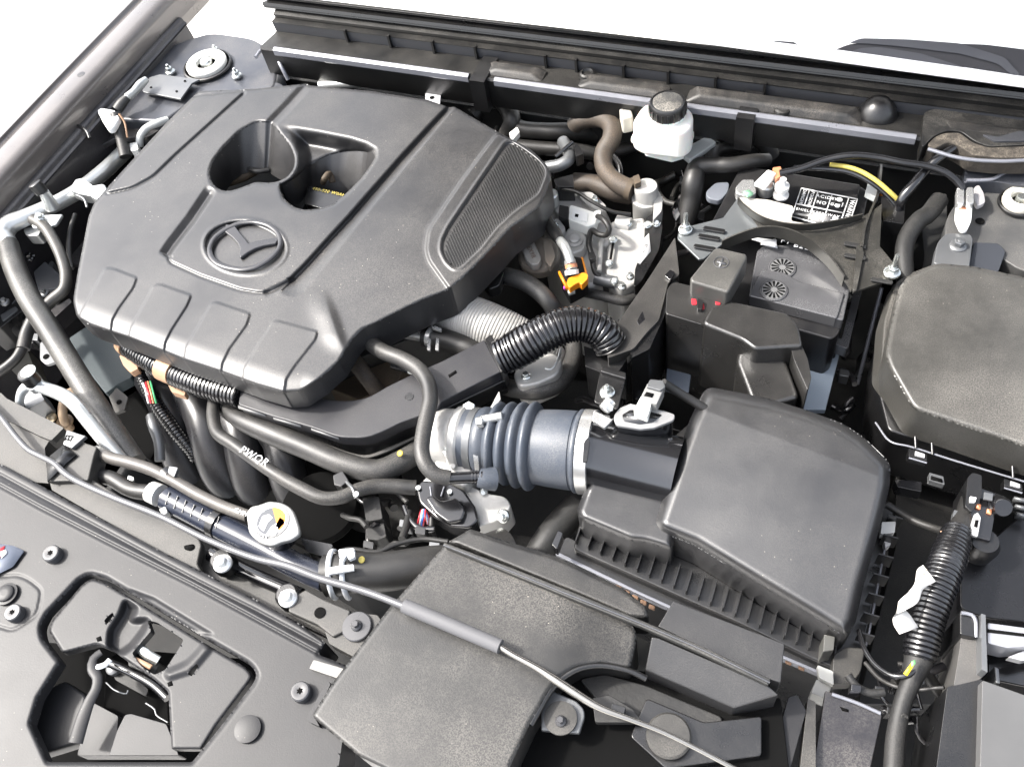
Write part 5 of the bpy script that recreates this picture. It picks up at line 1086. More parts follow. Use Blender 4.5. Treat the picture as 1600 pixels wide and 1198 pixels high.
# upper radiator hose with white spring clamps
uh = T('radiator_hose', 'fat black upper radiator hose with white spring clamps going under the intake duct', 'hose', 600, 890, -.09)
tube('hose_body', [(512, 900, -.045), (545, 895, -.042), (600, 893, -.045), (660, 885, -.052), (720, 880, -.07), (790, 860, -.10)], [34, 32, 31, 31, 33, 36], RUB, uh, sides=36)
lathe('yellow_dot', P(565, 874, -.019), (0, -.3, 1), [(.004, 0), (.003, .001)], YELLOW, uh, 12)
for (x, ln_) in ((520, 1), (541, 1)):
    pts = []
    for a in np.linspace(-.9, 1.45, 24): pts.append((x+ (0)+6*math.cos(a*1.2), a))
    q0 = P(x+4, 897, -.044); dirx = P(x+44, 893, -.044)-q0; dirx /= np.linalg.norm(dirx); sd_ = np.cross([0, 0, 1], dirx)
    arc = [q0+(-sd_*math.sin(a)+np.array([0, 0, 1])*math.cos(a))*.0275 for a in np.linspace(-1.3, 1.9, 40)]
    sweep('spring_clamp', np.array(arc), np.full(40, .0030), WCLAMP, uh, 8, flat=.6)
prism('clamp_ear', [(529, 858), (553, 856), (554, 870), (545, 874), (541, 866), (537, 874), (530, 870)], -.006, .006, WCLAMP, uh, r=2, bevel=.001)
prism('clamp_ear', [(512, 886), (552, 881), (553, 890), (513, 897)], -.010, .004, WCLAMP, uh, r=1, bevel=.001)
# radiator fan shroud stuff between
sh = T('fan_shroud', 'dusty black radiator fan shroud and motor in the dark gap behind the cap', 'fan shroud', 520, 800, -.25)
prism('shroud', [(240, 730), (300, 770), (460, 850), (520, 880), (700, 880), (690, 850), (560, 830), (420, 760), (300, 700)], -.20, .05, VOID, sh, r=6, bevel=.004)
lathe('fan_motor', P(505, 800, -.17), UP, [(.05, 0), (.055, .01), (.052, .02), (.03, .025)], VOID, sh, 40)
for i in range(5):
    prism('shroud_rib', [(430+i*22, 846+i*8), (440+i*22, 850+i*8), (438+i*22, 866+i*8), (428+i*22, 862+i*8)], -.05, .05, BLK, sh, bevel=.001)
prism('tank_lug', [(468, 840), (520, 850), (515, 872), (480, 862)], -.045, .03, BLK, sh, r=3, bevel=.002)
tube('small_hose', [(515, 868, -.04), (545, 858, -.035), (590, 862, -.04), (620, 850, -.045), (660, 842, -.05), (700, 846, -.05)], 4, RUB, sh)
# intake manifold runners and hoses below the tray
im = T('intake_manifold', 'smooth dark plastic intake manifold runners behind the hoses', 'intake manifold', 330, 720, -.3)
MAN = mat('manifold plastic', (.018, .018, .020), .3, dust=.12)
for pts in ([(240, 590, -.15), (262, 630, -.15), (275, 680, -.17), (290, 730, -.20), (330, 770, -.24)], [(285, 600, -.15), (318, 650, -.15), (330, 700, -.17), (350, 750, -.20), (390, 790, -.24)], [(345, 620, -.17), (375, 670, -.16), (385, 720, -.18), (400, 770, -.21), (440, 810, -.25)], [(410, 650, -.17), (440, 690, -.16), (450, 740, -.18), (465, 780, -.21), (500, 820, -.25)]):
    tube('runner', pts, [30, 30, 30, 28, 25], MAN, im, sides=28)
tube('coolant_pipe', [(355, 640, -.10), (375, 655, -.09), (420, 675, -.085), (480, 700, -.085), (540, 725, -.085), (590, 735, -.088), (625, 722, -.092), (660, 700, -.10)], [13, 15, 18, 18, 18, 18, 18, 17], RUBG, None, sides=24, lab='thick grey hose running below the harness tray to the throttle body', cat='hose')
lathe('yellow_paint_dot', P(625, 708, -.072), (0, -.4, 1), [(.004, 0), (.003, .0008)], mat('ochre dot', (.5, .35, .03), .5), None, lab='small ochre paint dot on the thick grey hose', cat='paint mark')
pw = T('vacuum_hose', 'grey hose with white PWQR lettering crossing the intake manifold', 'hose', 420, 720, -.1)
tube('hose_body', [(335, 622, -.09), (333, 650, -.085), (340, 676, -.08), (365, 694, -.075), (395, 716, -.072), (430, 740, -.070), (470, 763, -.070), (505, 778, -.072), (535, 776, -.075), (560, 765, -.08), (590, 759, -.09), (650, 762, -.10)], [10, 10, 10, 10, 10, 10, 11, 11, 11, 11, 12, 12], RUBG, pw, sides=20)
text('hose_lettering', 'PWQR', 397, 713, -.0625, 12, PRINT, pw, (1, .55))
tube('hose_clip', [(541, 752, -.078), (552, 765, -.070), (556, 778, -.074)], 3, GREYP, pw)
cyl('clip_end', P(557, 773, -.063), UP, .004, .003, ZINC, pw, seg=12)
ij = T('injector_connector', 'dark clip connector above the hose joint', 'connector', 535, 745, -.1)
prism('connector', [(520, 742), (535, 735), (545, 750), (533, 760), (522, 757)], -.075, .02, BLK, ij, r=2, bevel=.001)
cr = T('sensor_stack', 'dusty black sensor connector standing beside the fan motor', 'sensor', 590, 800, -.14)
prism('sensor_top', [(566, 778), (592, 775), (598, 810), (572, 815)], -.10, .05, DARK, cr, r=3, bevel=.002)
prism('sensor_plug', [(568, 812), (598, 806), (604, 838), (590, 844), (575, 842)], -.11, .05, DARK, cr, r=3, bevel=.002)
tube('sensor_cable', [(640, 800, -.10), (634, 825, -.09), (628, 842, -.08)], 6, DARK, cr)
tube('lower_hose', [(150, 742, -.05), (175, 748, -.045), (205, 765, -.045), (235, 770, -.045)], [11, 12, 12, 13], RUBG, None, lab='short dark hose feeding the white collar of the radiator tank', cat='hose')
oh = T('overflow_hose', 'long brown-grey hose running behind the radiator tank to the cap', 'hose', 260, 740, -.05)
tube('hose_body', [(150, 705, -.04), (175, 716, -.035), (200, 722, -.032), (235, 733, -.03), (270, 750, -.028), (310, 773, -.028), (350, 792, -.028), (388, 806, -.026)], 9.5, mat('warm grey rubber', (.06, .055, .05), .42, dust=.3), oh, sides=18)
prism('hose_holder', [(264, 728), (278, 730), (272, 745), (262, 738)], -.018, .006, GREYP, oh, r=2, bevel=.001)
tube('hose_holder_band', [(258, 738, -.029), (265, 745, -.029)], 11, BLK, oh, step=.001)
text('hose_print', 'GMM', 376, 800, -.0165, 7, PRINT, oh, (1, .4))
lathe('tank_plug', P(300, 778, -.055), UP, [(.006, 0), (.005, .004)], YELLOW, rd)
prism('hose_print_tag', [(200, 742), (209, 745), (208, 751), (199, 748)], -.03, .004, ZINC, None, lab='tiny bright bolt head beside the short dark hose', cat='bolt', r=2)
# ================================================================ left side pipes
lg = T('suction_pipe', 'large aluminium air conditioning pipe turning into a thick grey rubber hose', 'pipe', 60, 420, -.15)
tube('aluminium_pipe', [(215, 218, -.11), (190, 242, -.09), (160, 270, -.07), (120, 300, -.05), (80, 322, -.04), (40, 340, -.035), (14, 352, -.035), (6, 366, -.038), (12, 384, -.042)], [12, 12, 12, 12, 12, 13, 15, 15, 16], ALUP, lg, sides=28)
tube('rubber_hose', [(12, 382, -.042), (22, 415, -.045), (45, 465, -.05), (80, 520, -.055), (120, 585, -.06), (160, 650, -.068), (195, 700, -.075), (212, 722, -.08)], [16, 17, 17.5, 18, 18, 19, 18, 17], mat('worn hose', (.032, .031, .029), .36, dust=.4, dscale=8, dustcol=(.35, .34, .31)), lg, sides=28)
prism('pipe_clamp', [(108, 296), (118, 280), (130, 278), (148, 292), (142, 306), (122, 302)], -.025, .02, ALUP, lg, r=3, bevel=.003)
tube('clamp_tail', [(120, 305, -.03), (132, 312, -.03), (136, 324, -.035)], 2, GREYP, lg)
prism('pipe_joint', [(140, 290), (162, 286), (170, 300), (150, 312), (138, 304)], -.022, .02, ALUP, lg, r=4, bevel=.003)
sv = T('service_valve', 'black capped service port standing on the aluminium pipe at the left', 'valve', 60, 300, -.06)
tube('valve_stem', [(82, 325, -.03), (74, 310, -.012), (68, 300, 0)], [11, 9, 8], ALUP, sv)
lathe('valve_cap', P(60, 294, .006), (-.35, .1, 1), [(.010, -.008), (.0105, .0), (.0105, .009), (.009, .010)], BLK, sv, 28)
lathe('cap_disc', P(54, 287, .014), (-.35, .1, 1), [(.0095, 0), (.009, .001)], mat('white cap disc', (.75, .75, .73), .4), sv, 28)
sv2 = T('service_valve', 'service port with a pale topped black cap on a silver pipe near the headlamp bracket', 'valve', 45, 590, -.05)
tube('silver_pipe', [(30, 640, -.04), (33, 615, -.022), (45, 603, -.015), (75, 608, -.015), (110, 625, -.02), (140, 660, -.032), (165, 690, -.045), (190, 718, -.06)], [6, 7, 9, 10, 11, 11, 11, 10], mat('bright pipe', (.6, .62, .62), .3, metal=.6), sv2, sides=24)
lathe('valve_body', P(60, 605, -.02), UP, [(.011, 0), (.011, .010), (.008, .012), (.008, .018)], ALUP, sv2, 12)
lathe('valve_cap', P(48, 592, -.002), UP, [(.0115, -.006), (.0115, .012), (.010, .0135)], BLK, sv2, 28)
lathe('cap_disc', P(44, 580, .0125), UP, [(.0105, 0), (.010, .0008)], mat('cap disc grey', (.5, .52, .5), .45), sv2, 28)
prism('pipe_block', [(34, 612), (60, 608), (70, 625), (40, 640)], -.04, .03, GREYP, sv2, r=3)
sh2 = T('liquid_line', 'thin grey hose dropping from the aluminium pipe and bending behind the thick hose', 'hose', 90, 420, -.1)
tube('hose_body', [(52, 343, -.03), (70, 355, -.03), (85, 378, -.035), (97, 405, -.04), (103, 430, -.045), (100, 452, -.05), (82, 468, -.055), (60, 490, -.06)], 9, mat('olive rubber', (.04, .038, .034), .42, dust=.25), sh2, sides=18)
tube('hose_lower', [(52, 498, -.065), (42, 520, -.07), (36, 545, -.075)], 10, RUBG, sh2)
tube('hose_tail', [(36, 542, -.075), (25, 560, -.08), (0, 580, -.085), (-40, 600, -.09)], 8, RUB, sh2)
tube('thin_pipe', [(118, 335, -.05), (110, 360, -.055), (108, 395, -.06), (112, 420, -.065)], 4, RUB, None, lab='thin dark pipe beside the left edge of the engine cover', cat='pipe')
pb = T('pipe_bracket', 'bright crinkled pipe bracket under the aluminium pipe', 'bracket', 70, 340, -.06)
prism('bracket_arm', [(48, 345), (60, 336), (98, 334), (88, 350), (70, 356), (50, 356)], -.028, .006, ALUP, pb, r=3, bevel=.002)
prism('foot', [(36, 358), (50, 354), (64, 360), (60, 368), (40, 368)], -.05, .02, ALUP, pb, r=4, bevel=.003)
bolt(62, 340, -.022, 8, pb, axis=(.3, 0, 1))
hl = T('hose_loop', 'pale hose loop emerging from behind the left edge of the engine cover', 'hose', 235, 200, -.08)
tube('loop', [(218, 228, -.07), (220, 212, -.055), (230, 200, -.05), (248, 192, -.05), (262, 188, -.055)], 6, mat('pale hose', (.45, .46, .45), .45), hl)
prism('loop_block', [(202, 224), (214, 222), (216, 234), (204, 236)], -.06, .02, mat('white block', (.7, .7, .66), .4), hl, r=2, bevel=.002)
sc = T('sensor_line', 'silver and black sensor line with a white block beside the strut tower', 'pipe', 185, 180, -.06)
tube('silver_end', [(229, 124, -.02), (220, 132, -.02), (210, 143, -.02), (200, 152, -.02)], [5, 7, 6, 7], ALUP, sc)
for t_ in ((221, 131), (207, 146), (199, 152)): lathe('ferrule', P(*t_, -.021), (.6, .6, .2), [(.0065, -.002), (.0068, .0), (.0068, .003), (.006, .004)], ALUP, sc, 20)
tube('black_sleeve', [(199, 152, -.02), (190, 162, -.025), (183, 172, -.03)], [6, 8, 8], RUBG, sc)
prism('white_block', [(151, 172), (158, 168), (180, 172), (186, 184), (176, 200), (168, 202), (160, 190)], -.022, .012, mat('white block 2', (.75, .75, .73), .4), sc, r=3, bevel=.003)
tube('grey_drop', [(180, 178, -.025), (184, 195, -.035), (190, 220, -.05), (196, 245, -.065)], [8, 8, 8, 9], RUBG, sc)
tube('thin_wire', [(186, 178, -.02), (194, 190, -.03), (199, 215, -.045)], 1.6, BRASS, sc)
# boxes in the lower left well
wl = T('compressor_bracket', 'grey painted brackets and rails in the well left of the thick hose', 'bracket', 40, 440, -.2)
LG = mat('pale well plate', (.09, .093, .10), .4, metal=.3, dust=.3)
prism('plate', [(52, 425), (70, 408), (95, 430), (90, 450), (60, 455)], -.12, .02, LG, wl, r=3)
prism('plate', [(-40, 428), (10, 420), (30, 460), (20, 475), (-40, 450)], -.13, .02, LG, wl, r=3)
prism('rail', [(-40, 500), (0, 484), (30, 470), (42, 480), (0, 512), (-40, 530)], -.13, .05, BLK, wl, r=2, bevel=.002)
prism('rail_insert', [(0, 492), (24, 478), (28, 484), (4, 502)], -.128, .004, GREYP, wl, r=2)
prism('rail', [(82, 482), (108, 466), (112, 472), (60, 520), (58, 505)], -.12, .03, PAINTD, wl, r=2)
prism('hook_plate', [(62, 535), (72, 530), (90, 548), (88, 565), (72, 570), (62, 562)], -.12, .006, GREYP, wl, r=4, bevel=.001)
cyl('plate_hole', P(72, 557, -.1195), UP, .005, .001, VOID, wl, seg=16)
bolt(47, 402, -.10, 8, wl, BLKG); bolt(70, 458, -.10, 7, wl, GREYP); bolt(8, 472, -.10, 7, wl, GREYP)
prism('beige_tank', [(-40, 520), (0, 515), (40, 540), (60, 590), (40, 600), (0, 560), (-40, 560)], -.20, .04, mat('beige plastic', (.14, .13, .105), .6, dust=.4), wl, r=6, bevel=.004)
tube('rusty_tube', [(110, 670, -.09), (100, 655, -.07), (98, 635, -.06), (110, 612, -.06), (122, 618, -.065)], 7, mat('rusty tube', (.28, .2, .13), .5, metal=.3, dust=.4), wl)
lathe('tube_flange', P(102, 660, -.08), UP, [(.012, 0), (.012, .003), (.008, .004)], mat('brown flange', (.25, .17, .1), .6), wl, 20)
lathe('bright_nut', P(82, 653, -.075), UP, [(.007, 0), (.007, .004), (.004, .007)], mat('brass nut', (.6, .5, .35), .35, metal=.5), wl, 12)
rt = T('radiator_tank_plate', 'dark teal-grey plate between the thick hose and the engine cover', 'plate', 155, 560, -.16)
prism('plate', [(108, 527), (142, 505), (205, 545), (215, 570), (205, 590), (185, 600), (165, 615), (110, 545)], -.13, .02, TEAL, rt, r=3, bevel=.002)
prism('tab', [(170, 620), (182, 605), (200, 620), (195, 640), (180, 645)], -.12, .006, PANELB, rt, r=3, bevel=.001)
cyl('tab_hole', P(186, 628, -.1195), UP, .004, .001, VOID, rt, seg=14)
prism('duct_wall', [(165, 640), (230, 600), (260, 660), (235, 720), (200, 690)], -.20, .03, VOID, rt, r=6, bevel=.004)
tube('ground_wire', [(235, 650, -.11), (240, 665, -.11), (248, 690, -.12), (250, 720, -.13)], [7, 9, 8, 8], GREYP, None, lab='grey metal stay below the thin conduit', cat='bracket')
# ================================================================ intake duct at the bottom
du = T('intake_duct', 'wide dusty black intake duct across the bottom centre under the prop rod', 'air duct', 760, 1010, -.12)
DO = rnd([(697, 849, 4), (800, 891), (900, 932), (978, 964, 16), (997, 990, 12), (990, 1020), (985, 1044, 8), (940, 1036), (900, 1041, 12), (877, 1056, 8), (858, 1078), (846, 1100), (828, 1130), (800, 1190), (780, 1260), (700, 1250), (560, 1180), (505, 1134, 4), (487, 1118, 6), (520, 1066), (610, 947)], 3)
def zdu(X, Y):
    z = np.full(X.shape, -.006)+roundover(DO, X, Y, 6, .003)
    z -= .006*ss((X-860)/130)
    z += 0
    return z
hf('duct_shell', DO, zdu, 2.4, .09, DUCT, du)
UO = rnd([(712, 840, 4), (735, 826), (800, 848), (862, 866), (900, 882), (975, 920), (1012, 950, 8), (1014, 966, 6), (985, 964), (900, 928), (800, 887), (700, 846)], 3)
hf('duct_rear', UO, lambda X, Y: -.014+roundover(UO, X, Y, 7, .004)+0*X, 2.0, .05, DUCT, du)
prism('duct_seam', [(693, 846), (800, 886), (900, 926), (1000, 967), (1100, 1010), (1205, 1060), (1200, 1070), (1100, 1022), (1000, 978), (900, 938), (800, 897), (695, 854)], .001, .008, mat('seam plastic', (.022, .022, .021), .42, dust=.2), du, bevel=.0015)
tube('seam_edge', [(693, 851, .002), (800, 893, .002), (900, 933, .002), (1000, 973, .002), (1100, 1016, .002), (1203, 1066, .002)], 1.6, COWLT, du)
prism('duct_foot', [(478, 1122), (512, 1062), (517, 1068), (492, 1120), (500, 1135), (484, 1128)], -.012, .01, PANEL, du, r=3, bevel=.002)
bx = T('resonator_box', 'grey-black resonator box stepped below the air filter box', 'air box', 1130, 1040, -.15)
prism('upper_box', [(1052, 938), (1226, 1005, 3), (1220, 1066, 3), (1195, 1058), (1028, 978)], -.012, .09, mat('resonator plastic', (.024, .024, .025), .40, bump=.3, dust=.08), bx, bevel=.003, seg=3)
RB = bpy.data.materials['resonator plastic']
prism('lower_box', [(1018, 994, 3), (1030, 996), (1200, 1070, 3), (1217, 1085), (1147, 1106, 3), (1008, 1046, 3)], lambda x, y: -.010-.0003*max(0, y-(994+.42*(x-1018))), .08, RB, bx, bevel=.003, seg=3)
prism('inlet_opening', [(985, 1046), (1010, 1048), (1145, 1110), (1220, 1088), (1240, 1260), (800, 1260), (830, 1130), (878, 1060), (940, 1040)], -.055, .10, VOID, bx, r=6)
tube('arch_rim', [(829, 1132, -.012), (847, 1100, -.012), (860, 1078, -.012), (880, 1058, -.012), (905, 1044, -.012), (940, 1039, -.013), (985, 1048, -.015), (1010, 1060, -.018)], 5, BLK, bx)
# latch corner stuff at the bottom centre
bc = T('right_mount', 'steel mounting plate with a washer at the bottom centre behind the prop rod', 'bracket', 880, 1120, -.05)
prism('plate', [(862, 1078), (900, 1094), (912, 1106, 5), (914, 1118, 5), (905, 1145), (845, 1140), (845, 1100)], -.028, .008, GREYP, bc, r=3, bevel=.002)
lathe('washer', P(876, 1122, -.026), UP, [(.0165, 0), (.0165, .003), (.006, .0035)], PANELB, bc, 36)
bolt(876, 1126, -.022, 9, bc, GS)
prism('second_plate', [(925, 1090), (952, 1085), (990, 1108), (1004, 1128), (930, 1128)], -.03, .01, DARK, bc, r=4, bevel=.002)
prism('clip_block', [(956, 1098), (978, 1104), (974, 1118), (955, 1112)], -.015, .01, BLK, bc, r=2, bevel=.001)
# ================================================================ fuse box at the right
fz = T('fuse_box', 'big dusty grey-black fuse box lid at the right edge with snap clips', 'fuse box', 1510, 560, -.12)
FO = rnd([(1462, 411, 14), (1520, 416), (1600, 433), (1700, 455), (1780, 480), (1790, 760), (1700, 728), (1600, 698), (1500, 664), (1427, 640, 12), (1390, 575, 6), (1383, 555, 8), (1393, 500), (1404, 450, 8), (1418, 432, 8)], 4)
hf('lid', FO, lambda X, Y: -.020+roundover(FO, X, Y, 9, .005)+0*X, 2.4, .055, FUSE, fz)
prism('skirt', [(1425, 425), (1470, 408), (1780, 478), (1790, 765), (1600, 703), (1428, 648), (1376, 580), (1382, 500), (1400, 440)], -.058, .03, FUSE, fz, r=6, flare=.006, bevel=.003)
prism('base', [(1395, 440), (1790, 500), (1800, 800), (1600, 735), (1388, 672), (1370, 600), (1378, 520)], -.085, .10, BLK, fz, r=8, bevel=.003)
tube('seam_line', [(1368, 660, -.085), (1392, 690, -.075), (1420, 697, -.072), (1500, 722, -.072), (1600, 752, -.072), (1700, 782, -.072)], 1.6, LIP, fz)
for (x, y) in ((1434, 706), (1583, 753)):
    prism('snap_clip', [(x-14, y-6), (x+14, y+3), (x+15, y+14), (x-14, y+6)], -.066, .014, BLK, fz, r=2, bevel=.001)
    prism('clip_face', [(x-4, y-2), (x+11, y+3), (x+11, y+9), (x-4, y+5)], -.064, .004, mat('clip shine', (.35, .35, .36), .3), fz, r=1, bevel=.001)
    tube('clip_lip', [(x-14, y+9, -.064), (x+14, y+17, -.064)], 1.5, LIP, fz)
for (x, y) in ((1430, 682), (1456, 692), (1582, 728)): tube('skirt_rib', [(x, y, -.066), (x+1, y+18, -.07)], 2.2, BLK, fz)
prism('latch_window', [(1452, 738), (1474, 744), (1476, 757), (1452, 750)], -.085, .01, GREYP, fz, r=1, bevel=.001)
prism('latch_window_hole', [(1455, 743), (1472, 748), (1473, 753), (1455, 748)], -.083, .002, VOID, fz, bevel=0)
prism('base_notch', [(1398, 748), (1440, 752), (1440, 768), (1402, 760)], -.10, .02, BLKG, fz, r=2, bevel=.001)
for i in range(3): prism('corner_rib', [(1585+i*2, 775+i*12), (1610, 780+i*12), (1610, 784+i*12), (1585+i*2, 779+i*12)], -.07, .01, GREYP, fz, bevel=0)
# ---- harness down the right side
hr = T('right_harness', 'thick black corrugated harness with twisted white tape running down to the headlamp', 'wiring harness', 1450, 930, -.15)
conduit('sleeve', [(1497, 828, -.05), (1486, 860, -.045), (1472, 900, -.040), (1455, 950, -.040), (1443, 995, -.045), (1436, 1030, -.05)], [22, 27, 28, 27, 27, 25], COND, hr, pitch=.0052, amp=.14, sides=26)
tube('trunk', [(1436, 1028, -.05), (1425, 1060, -.055), (1410, 1100, -.06), (1400, 1150, -.065), (1395, 1230, -.07)], [22, 16, 14, 15, 16], DARK, hr)
tube('branch', [(1440, 1040, -.06), (1460, 1070, -.08), (1490, 1110, -.10)], [10, 9, 8], RUB, hr)
tube('loop_wire', [(1342, 985, -.08), (1352, 1015, -.07), (1370, 1040, -.06), (1395, 1055, -.05), (1420, 1054, -.045), (1436, 1040, -.045)], 4, BLKG, hr)
tube('loop_wire', [(1352, 1035, -.08), (1375, 1060, -.07), (1400, 1072, -.06), (1415, 1075, -.06)], 3.5, RUB, hr)
prism('yellow_tag', [(1426, 1032), (1431, 1035), (1418, 1055), (1412, 1051)], -.028, .002, mat('yellow tag', (.8, .55, .02), .5), hr, bevel=0)
prism('green_tag', [(1424, 1033), (1430, 1030), (1431, 1036), (1424, 1042)], -.0275, .002, flat('green tag', (.15, .4, .15)), hr, bevel=0)
tube('top_taped', [(1500, 832, -.05), (1506, 812, -.055), (1512, 790, -.06), (1520, 770, -.07)], [20, 16, 14, 14], RUB, hr)
tube('side_cable', [(1386, 788, -.10), (1405, 800, -.10), (1430, 814, -.095), (1460, 825, -.085), (1485, 832, -.07)], 6, RUB, hr)
TAPE = mat('white tape', (.62, .60, .56), .6, var=.05)
def ribbon(name, ctr, wpx, m, parent, ang):
    V = []
    for (x, y, z), a in zip(ctr, ang):
        c_ = P(x, y, z); w_ = wpx*mpp(x, y, z)/2; u = np.array([math.cos(a[0])*math.cos(a[1]), math.sin(a[0])*math.cos(a[1]), math.sin(a[1])]); V += [c_-u*w_, c_+u*w_]
    q = np.array(V).reshape(-1, 2, 3); A_ = crom(list(q[:, 0]), .002); 
    n_ = 40; f = lambda arr: np.stack([np.interp(np.linspace(0, 1, n_), np.linspace(0, 1, len(arr)), arr[:, i]) for i in range(3)], 1)
    a_ = f(A_); b_ = f(crom(list(q[:, 1]), .002)); nn = np.array([0, 0, -.0006])
    V = np.vstack([a_, b_, a_+nn, b_+nn])
    Fc = []
    for i in range(n_-1): Fc += [[i, i+1, n_+i+1, n_+i], [2*n_+i, 3*n_+i, 3*n_+i+1, 2*n_+i+1], [i, 2*n_+i, 2*n_+i+1, i+1], [n_+i, n_+i+1, 3*n_+i+1, 3*n_+i]]
    return mk(name, V, Fc, m, parent)
tp = T('tape_label', 'twisted white printed tape label hanging off the corrugated harness', 'label', 1420, 930, -.05)
ribbon('tape', [(1452, 895, -.012), (1438, 905, -.010), (1432, 925, -.012), (1418, 938, -.012), (1400, 952, -.014), (1408, 966, -.020), (1420, 985, -.028)], 30, TAPE, tp, [(2.4, .1), (2.2, .5), (1.9, .2), (1.6, .0), (1.4, -.4), (.9, .1), (.6, .3)])
text('tape_print', 'MADE', 1441, 898, -.0065, 6, mat('brown ink 2', (.2, .14, .1), .6), tp, (.5, -1))
cc_ = T('harness_connector', 'cluster of black connectors at the top of the right harness', 'connector', 1530, 810, -.08)
prism('shell', [(1518, 770), (1528, 760), (1552, 768), (1560, 775), (1548, 845), (1512, 835)], -.045, .06, BLKG, cc_, r=3, bevel=.003)
prism('tall_prong', [(1512, 745), (1520, 738), (1534, 742), (1534, 775), (1518, 800), (1508, 790)], -.04, .06, BLK, cc_, r=3, bevel=.003)
lathe('round_prong', P(1566, 792, -.04), (.15, -.6, .8), [(.010, -.05), (.011, 0), (.009, .004)], BLKG, cc_, 24)
prism('clear_window', [(1522, 803), (1528, 800), (1533, 808), (1528, 838), (1512, 834)], -.040, .004, mat('window shine', (.3, .3, .3), .2), cc_, r=2, bevel=.001)
prism('wire_hole', [(1524, 812), (1529, 812), (1527, 824), (1522, 822)], -.0395, .001, VOID, cc_, bevel=0)
for (x, y) in ((1526, 786), (1543, 794)): prism('copper_wire', [(x, y), (x+7, y+2), (x+6, y+9), (x-1, y+6)], -.042, .004, COP, cc_, r=1, bevel=0)
prism('white_tip', [(1516, 775), (1526, 777), (1524, 784), (1516, 783)], -.036, .004, PRINT, cc_, r=1)
prism('square_tab', [(1538, 768), (1552, 771), (1551, 782), (1537, 779)], -.036, .003, GREYP, cc_, bevel=.0005)
prism('grey_tab', [(1491, 796), (1502, 800), (1500, 812), (1489, 806)], -.05, .01, GREYP, cc_, r=1)
lathe('connector_foot', P(1535, 850, -.06), UP, [(.016, -.02), (.018, 0), (.014, .01)], BLK, cc_, 24)
tube('bracket_wire', [(1470, 830, -.04), (1490, 842, -.035), (1505, 858, -.035), (1515, 864, -.04)], 1.5, BRASS, cc_)
# ---- headlamp and front corner
hp = T('headlamp_housing', 'grey plastic and chrome headlamp rear housing at the bottom right corner', 'headlamp', 1560, 1030, -.1)
prism('housing_side', [(1503, 982), (1515, 986), (1540, 1005), (1543, 1050), (1530, 1062), (1490, 1072), (1500, 1010)], -.03, .08, mat('housing plastic', (.06, .058, .056), .5, dust=.3), hp, r=3, bevel=.003)
prism('upright', [(1500, 955), (1522, 958), (1526, 968), (1524, 995), (1500, 990)], -.020, .08, BLK, hp, r=3, bevel=.002)
tube('upright_rim', [(1502, 957, -.018), (1518, 960, -.018), (1524, 968, -.018), (1525, 995, -.022)], 3, LIP, hp)
prism('post', [(1533, 958), (1540, 960), (1543, 1050), (1534, 1045)], -.012, .06, GREYP, hp, r=1, bevel=.001)
prism('chrome_top', [(1543, 972), (1640, 985), (1640, 1005), (1600, 1010), (1575, 1012), (1543, 1004)], -.018, .03, mat('lamp trim', (.35, .35, .37), .3, metal=.5), hp, r=3, bevel=.004)
prism('trim_gap', [(1543, 982), (1640, 994), (1640, 998), (1543, 987)], -.0165, .001, VOID, hp, bevel=0)
prism('lower_gap', [(1543, 1012), (1590, 1020), (1640, 1006), (1640, 1080), (1543, 1060)], -.06, .05, BLKG, hp, bevel=.002)
prism('clip_bright', [(1575, 1026), (1600, 1016), (1640, 1012), (1640, 1022), (1598, 1032)], -.03, .01, mat('lamp clip', (.5, .5, .5), .3, metal=.5), hp, r=2)
prism('thin_post', [(1554, 1040), (1561, 1044), (1563, 1068), (1556, 1066)], -.035, .04, GREYP, hp, bevel=.001)
prism('front_bar', [(1535, 1062), (1600, 1085), (1660, 1102), (1660, 1260), (1530, 1260)], -.015, .06, mat('grey bumper bar', (.09, .09, .09), .4, metal=.2), hp, r=3, bevel=.004)
prism('dark_side', [(1480, 1072), (1535, 1060), (1530, 1260), (1455, 1260)], -.03, .12, BLK, hp, r=3, bevel=.003)
prism('arch_liner', [(1500, 870), (1540, 850), (1600, 800), (1700, 800), (1700, 980), (1540, 965), (1500, 950)], -.09, .10, mat('liner', (.008, .008, .009), .3), None, r=10, bevel=.01, lab='smooth dark liner panel behind the right harness', cat='panel')
prism('side_liner', [(1400, 700), (1560, 760), (1520, 900), (1470, 1100), (1340, 1100), (1400, 850)], -.24, .05, DARK, None, r=10, bevel=.01, lab='dark inner panel deep in the gap right of the air box', cat='panel')
lm = T('lower_crossmember', 'dusty steel crossmember flange under the air box corner', 'crossmember', 1330, 1090, -.15)
prism('flange', [(1290, 1078), (1302, 1082), (1378, 1112), (1378, 1120), (1360, 1200), (1270, 1200)], -.07, .01, PAINTD, lm, bevel=.001)
tube('flange_edge', [(1300, 1084, -.068), (1340, 1098, -.068), (1376, 1114, -.068)], 3, LIP, lm)
prism('pale_funnel', [(1232, 1088), (1246, 1085), (1260, 1110), (1235, 1200), (1200, 1200)], -.06, .02, PANEL, lm, r=3, bevel=.003)
prism('pale_funnel', [(1262, 1090), (1275, 1096), (1275, 1200), (1250, 1200)], -.06, .02, PANELB, lm, r=3, bevel=.003)
prism('slot_hole', [(1312, 1103), (1326, 1108), (1326, 1112), (1316, 1110)], -.0695, .001, VOID, lm, bevel=0)
for (x, y, r) in ((1405, 470, 5), (1500, 640, 5), (1392, 560, 5)): lathe('dimple', P(x, y, -.0255), UP, [(r*.0006, 0), (r*.0005, .001)], FUSE, fz, 16)
fs = T('duct_recess', 'dark stepped housing inside the arch to the right of the intake duct', 'housing', 960, 1090, -.1)
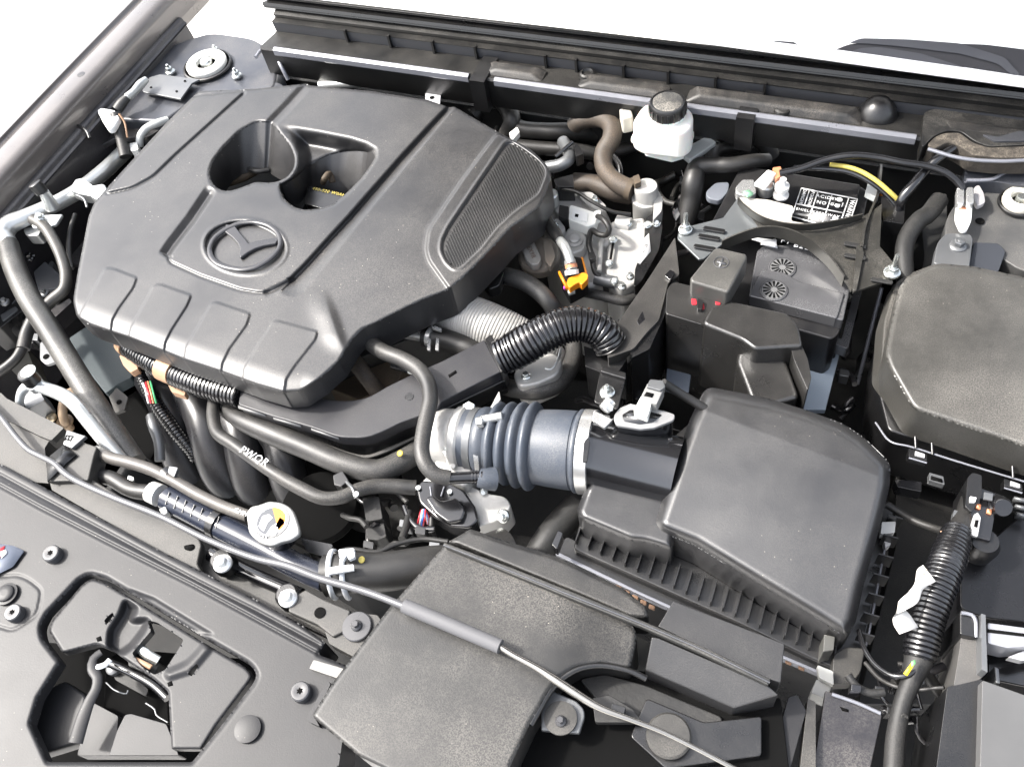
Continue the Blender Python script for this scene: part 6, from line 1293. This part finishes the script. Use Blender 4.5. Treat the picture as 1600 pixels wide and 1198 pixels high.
prism('recess_wall', [(905, 1060), (945, 1052), (1010, 1070), (1130, 1120), (1120, 1160), (1000, 1130), (930, 1090)], -.050, .03, DARK, fs, r=8, bevel=.004)
prism('recess_step', [(1010, 1090), (1100, 1128), (1190, 1118), (1190, 1180), (1040, 1200), (985, 1150)], -.044, .03, BLK, fs, r=6, bevel=.004)
lathe('grey_boss', P(1045, 1150, -.04), UP, [(.022, 0), (.022, .004), (.020, .006)], PANELB, fs, 36)
# ================================================================ small dark cables and pipes filling the gaps
def clutter(parent, reg, z0, z1, n, seed):
    rg = random.Random(seed)
    for i in range(n):
        x, y = rg.uniform(reg[0], reg[2]), rg.uniform(reg[1], reg[3]); a = rg.uniform(0, 6.28); pts = []
        z = rg.uniform(z0, z1); L = rg.uniform(18, 40)
        for k in range(4):
            pts.append((x, y, z)); x += L*math.cos(a)*.6; y += L*math.sin(a)*.6; a += rg.uniform(-.9, .9); z += rg.uniform(-.012, .008)
        tube('cable', pts, rg.uniform(2.5, 7), rg.choice([RUB, BLKG, BLKG, DARK, RUBG, PAINTD]), parent, sides=10, step=.006)
        if i % 3 == 0:
            p = pts[2]; prism('plug', [(p[0]-8, p[1]-5), (p[0]+8, p[1]-2), (p[0]+7, p[1]+9), (p[0]-9, p[1]+6)], p[2]+.01, .02, rg.choice([BLK, BLKG, GREYP]), parent, r=2, bevel=.0015)
w1 = T('engine_wiring', 'tangle of thin black cables in the gap above the intake duct corner', 'wiring', 600, 820, -.2); clutter(w1, (560, 780, 680, 845), -.13, -.09, 12, 3)
w2 = T('engine_wiring', 'tangle of dark cables in the gap left of the battery and channel', 'wiring', 1050, 330, -.2); clutter(w2, (1035, 265, 1090, 400), -.17, -.13, 10, 5)
w3 = T('engine_wiring', 'dark pipes and plugs in the well under the aluminium pipe', 'wiring', 50, 400, -.2); clutter(w3, (0, 380, 110, 520), -.17, -.13, 14, 8)
w4 = T('engine_wiring', 'faint dark cables in the deep gap between battery and big fuse box', 'wiring', 1340, 580, -.25); clutter(w4, (1320, 470, 1380, 660), -.26, -.18, 9, 13)
w5 = T('engine_wiring', 'tangled black wires around the lower end of the right harness', 'wiring', 1410, 1090, -.12); clutter(w5, (1375, 1040, 1450, 1125), -.09, -.05, 16, 21)
w6 = T('engine_wiring', 'black cables hanging below the firewall behind the pump housing', 'wiring', 880, 230, -.2); clutter(w6, (760, 170, 990, 270), -.16, -.12, 12, 34)
w7 = T('engine_wiring', 'dark cables and a plug below the corrugated conduit arch', 'wiring', 930, 620, -.2); clutter(w7, (870, 590, 1010, 680), -.19, -.12, 10, 55)
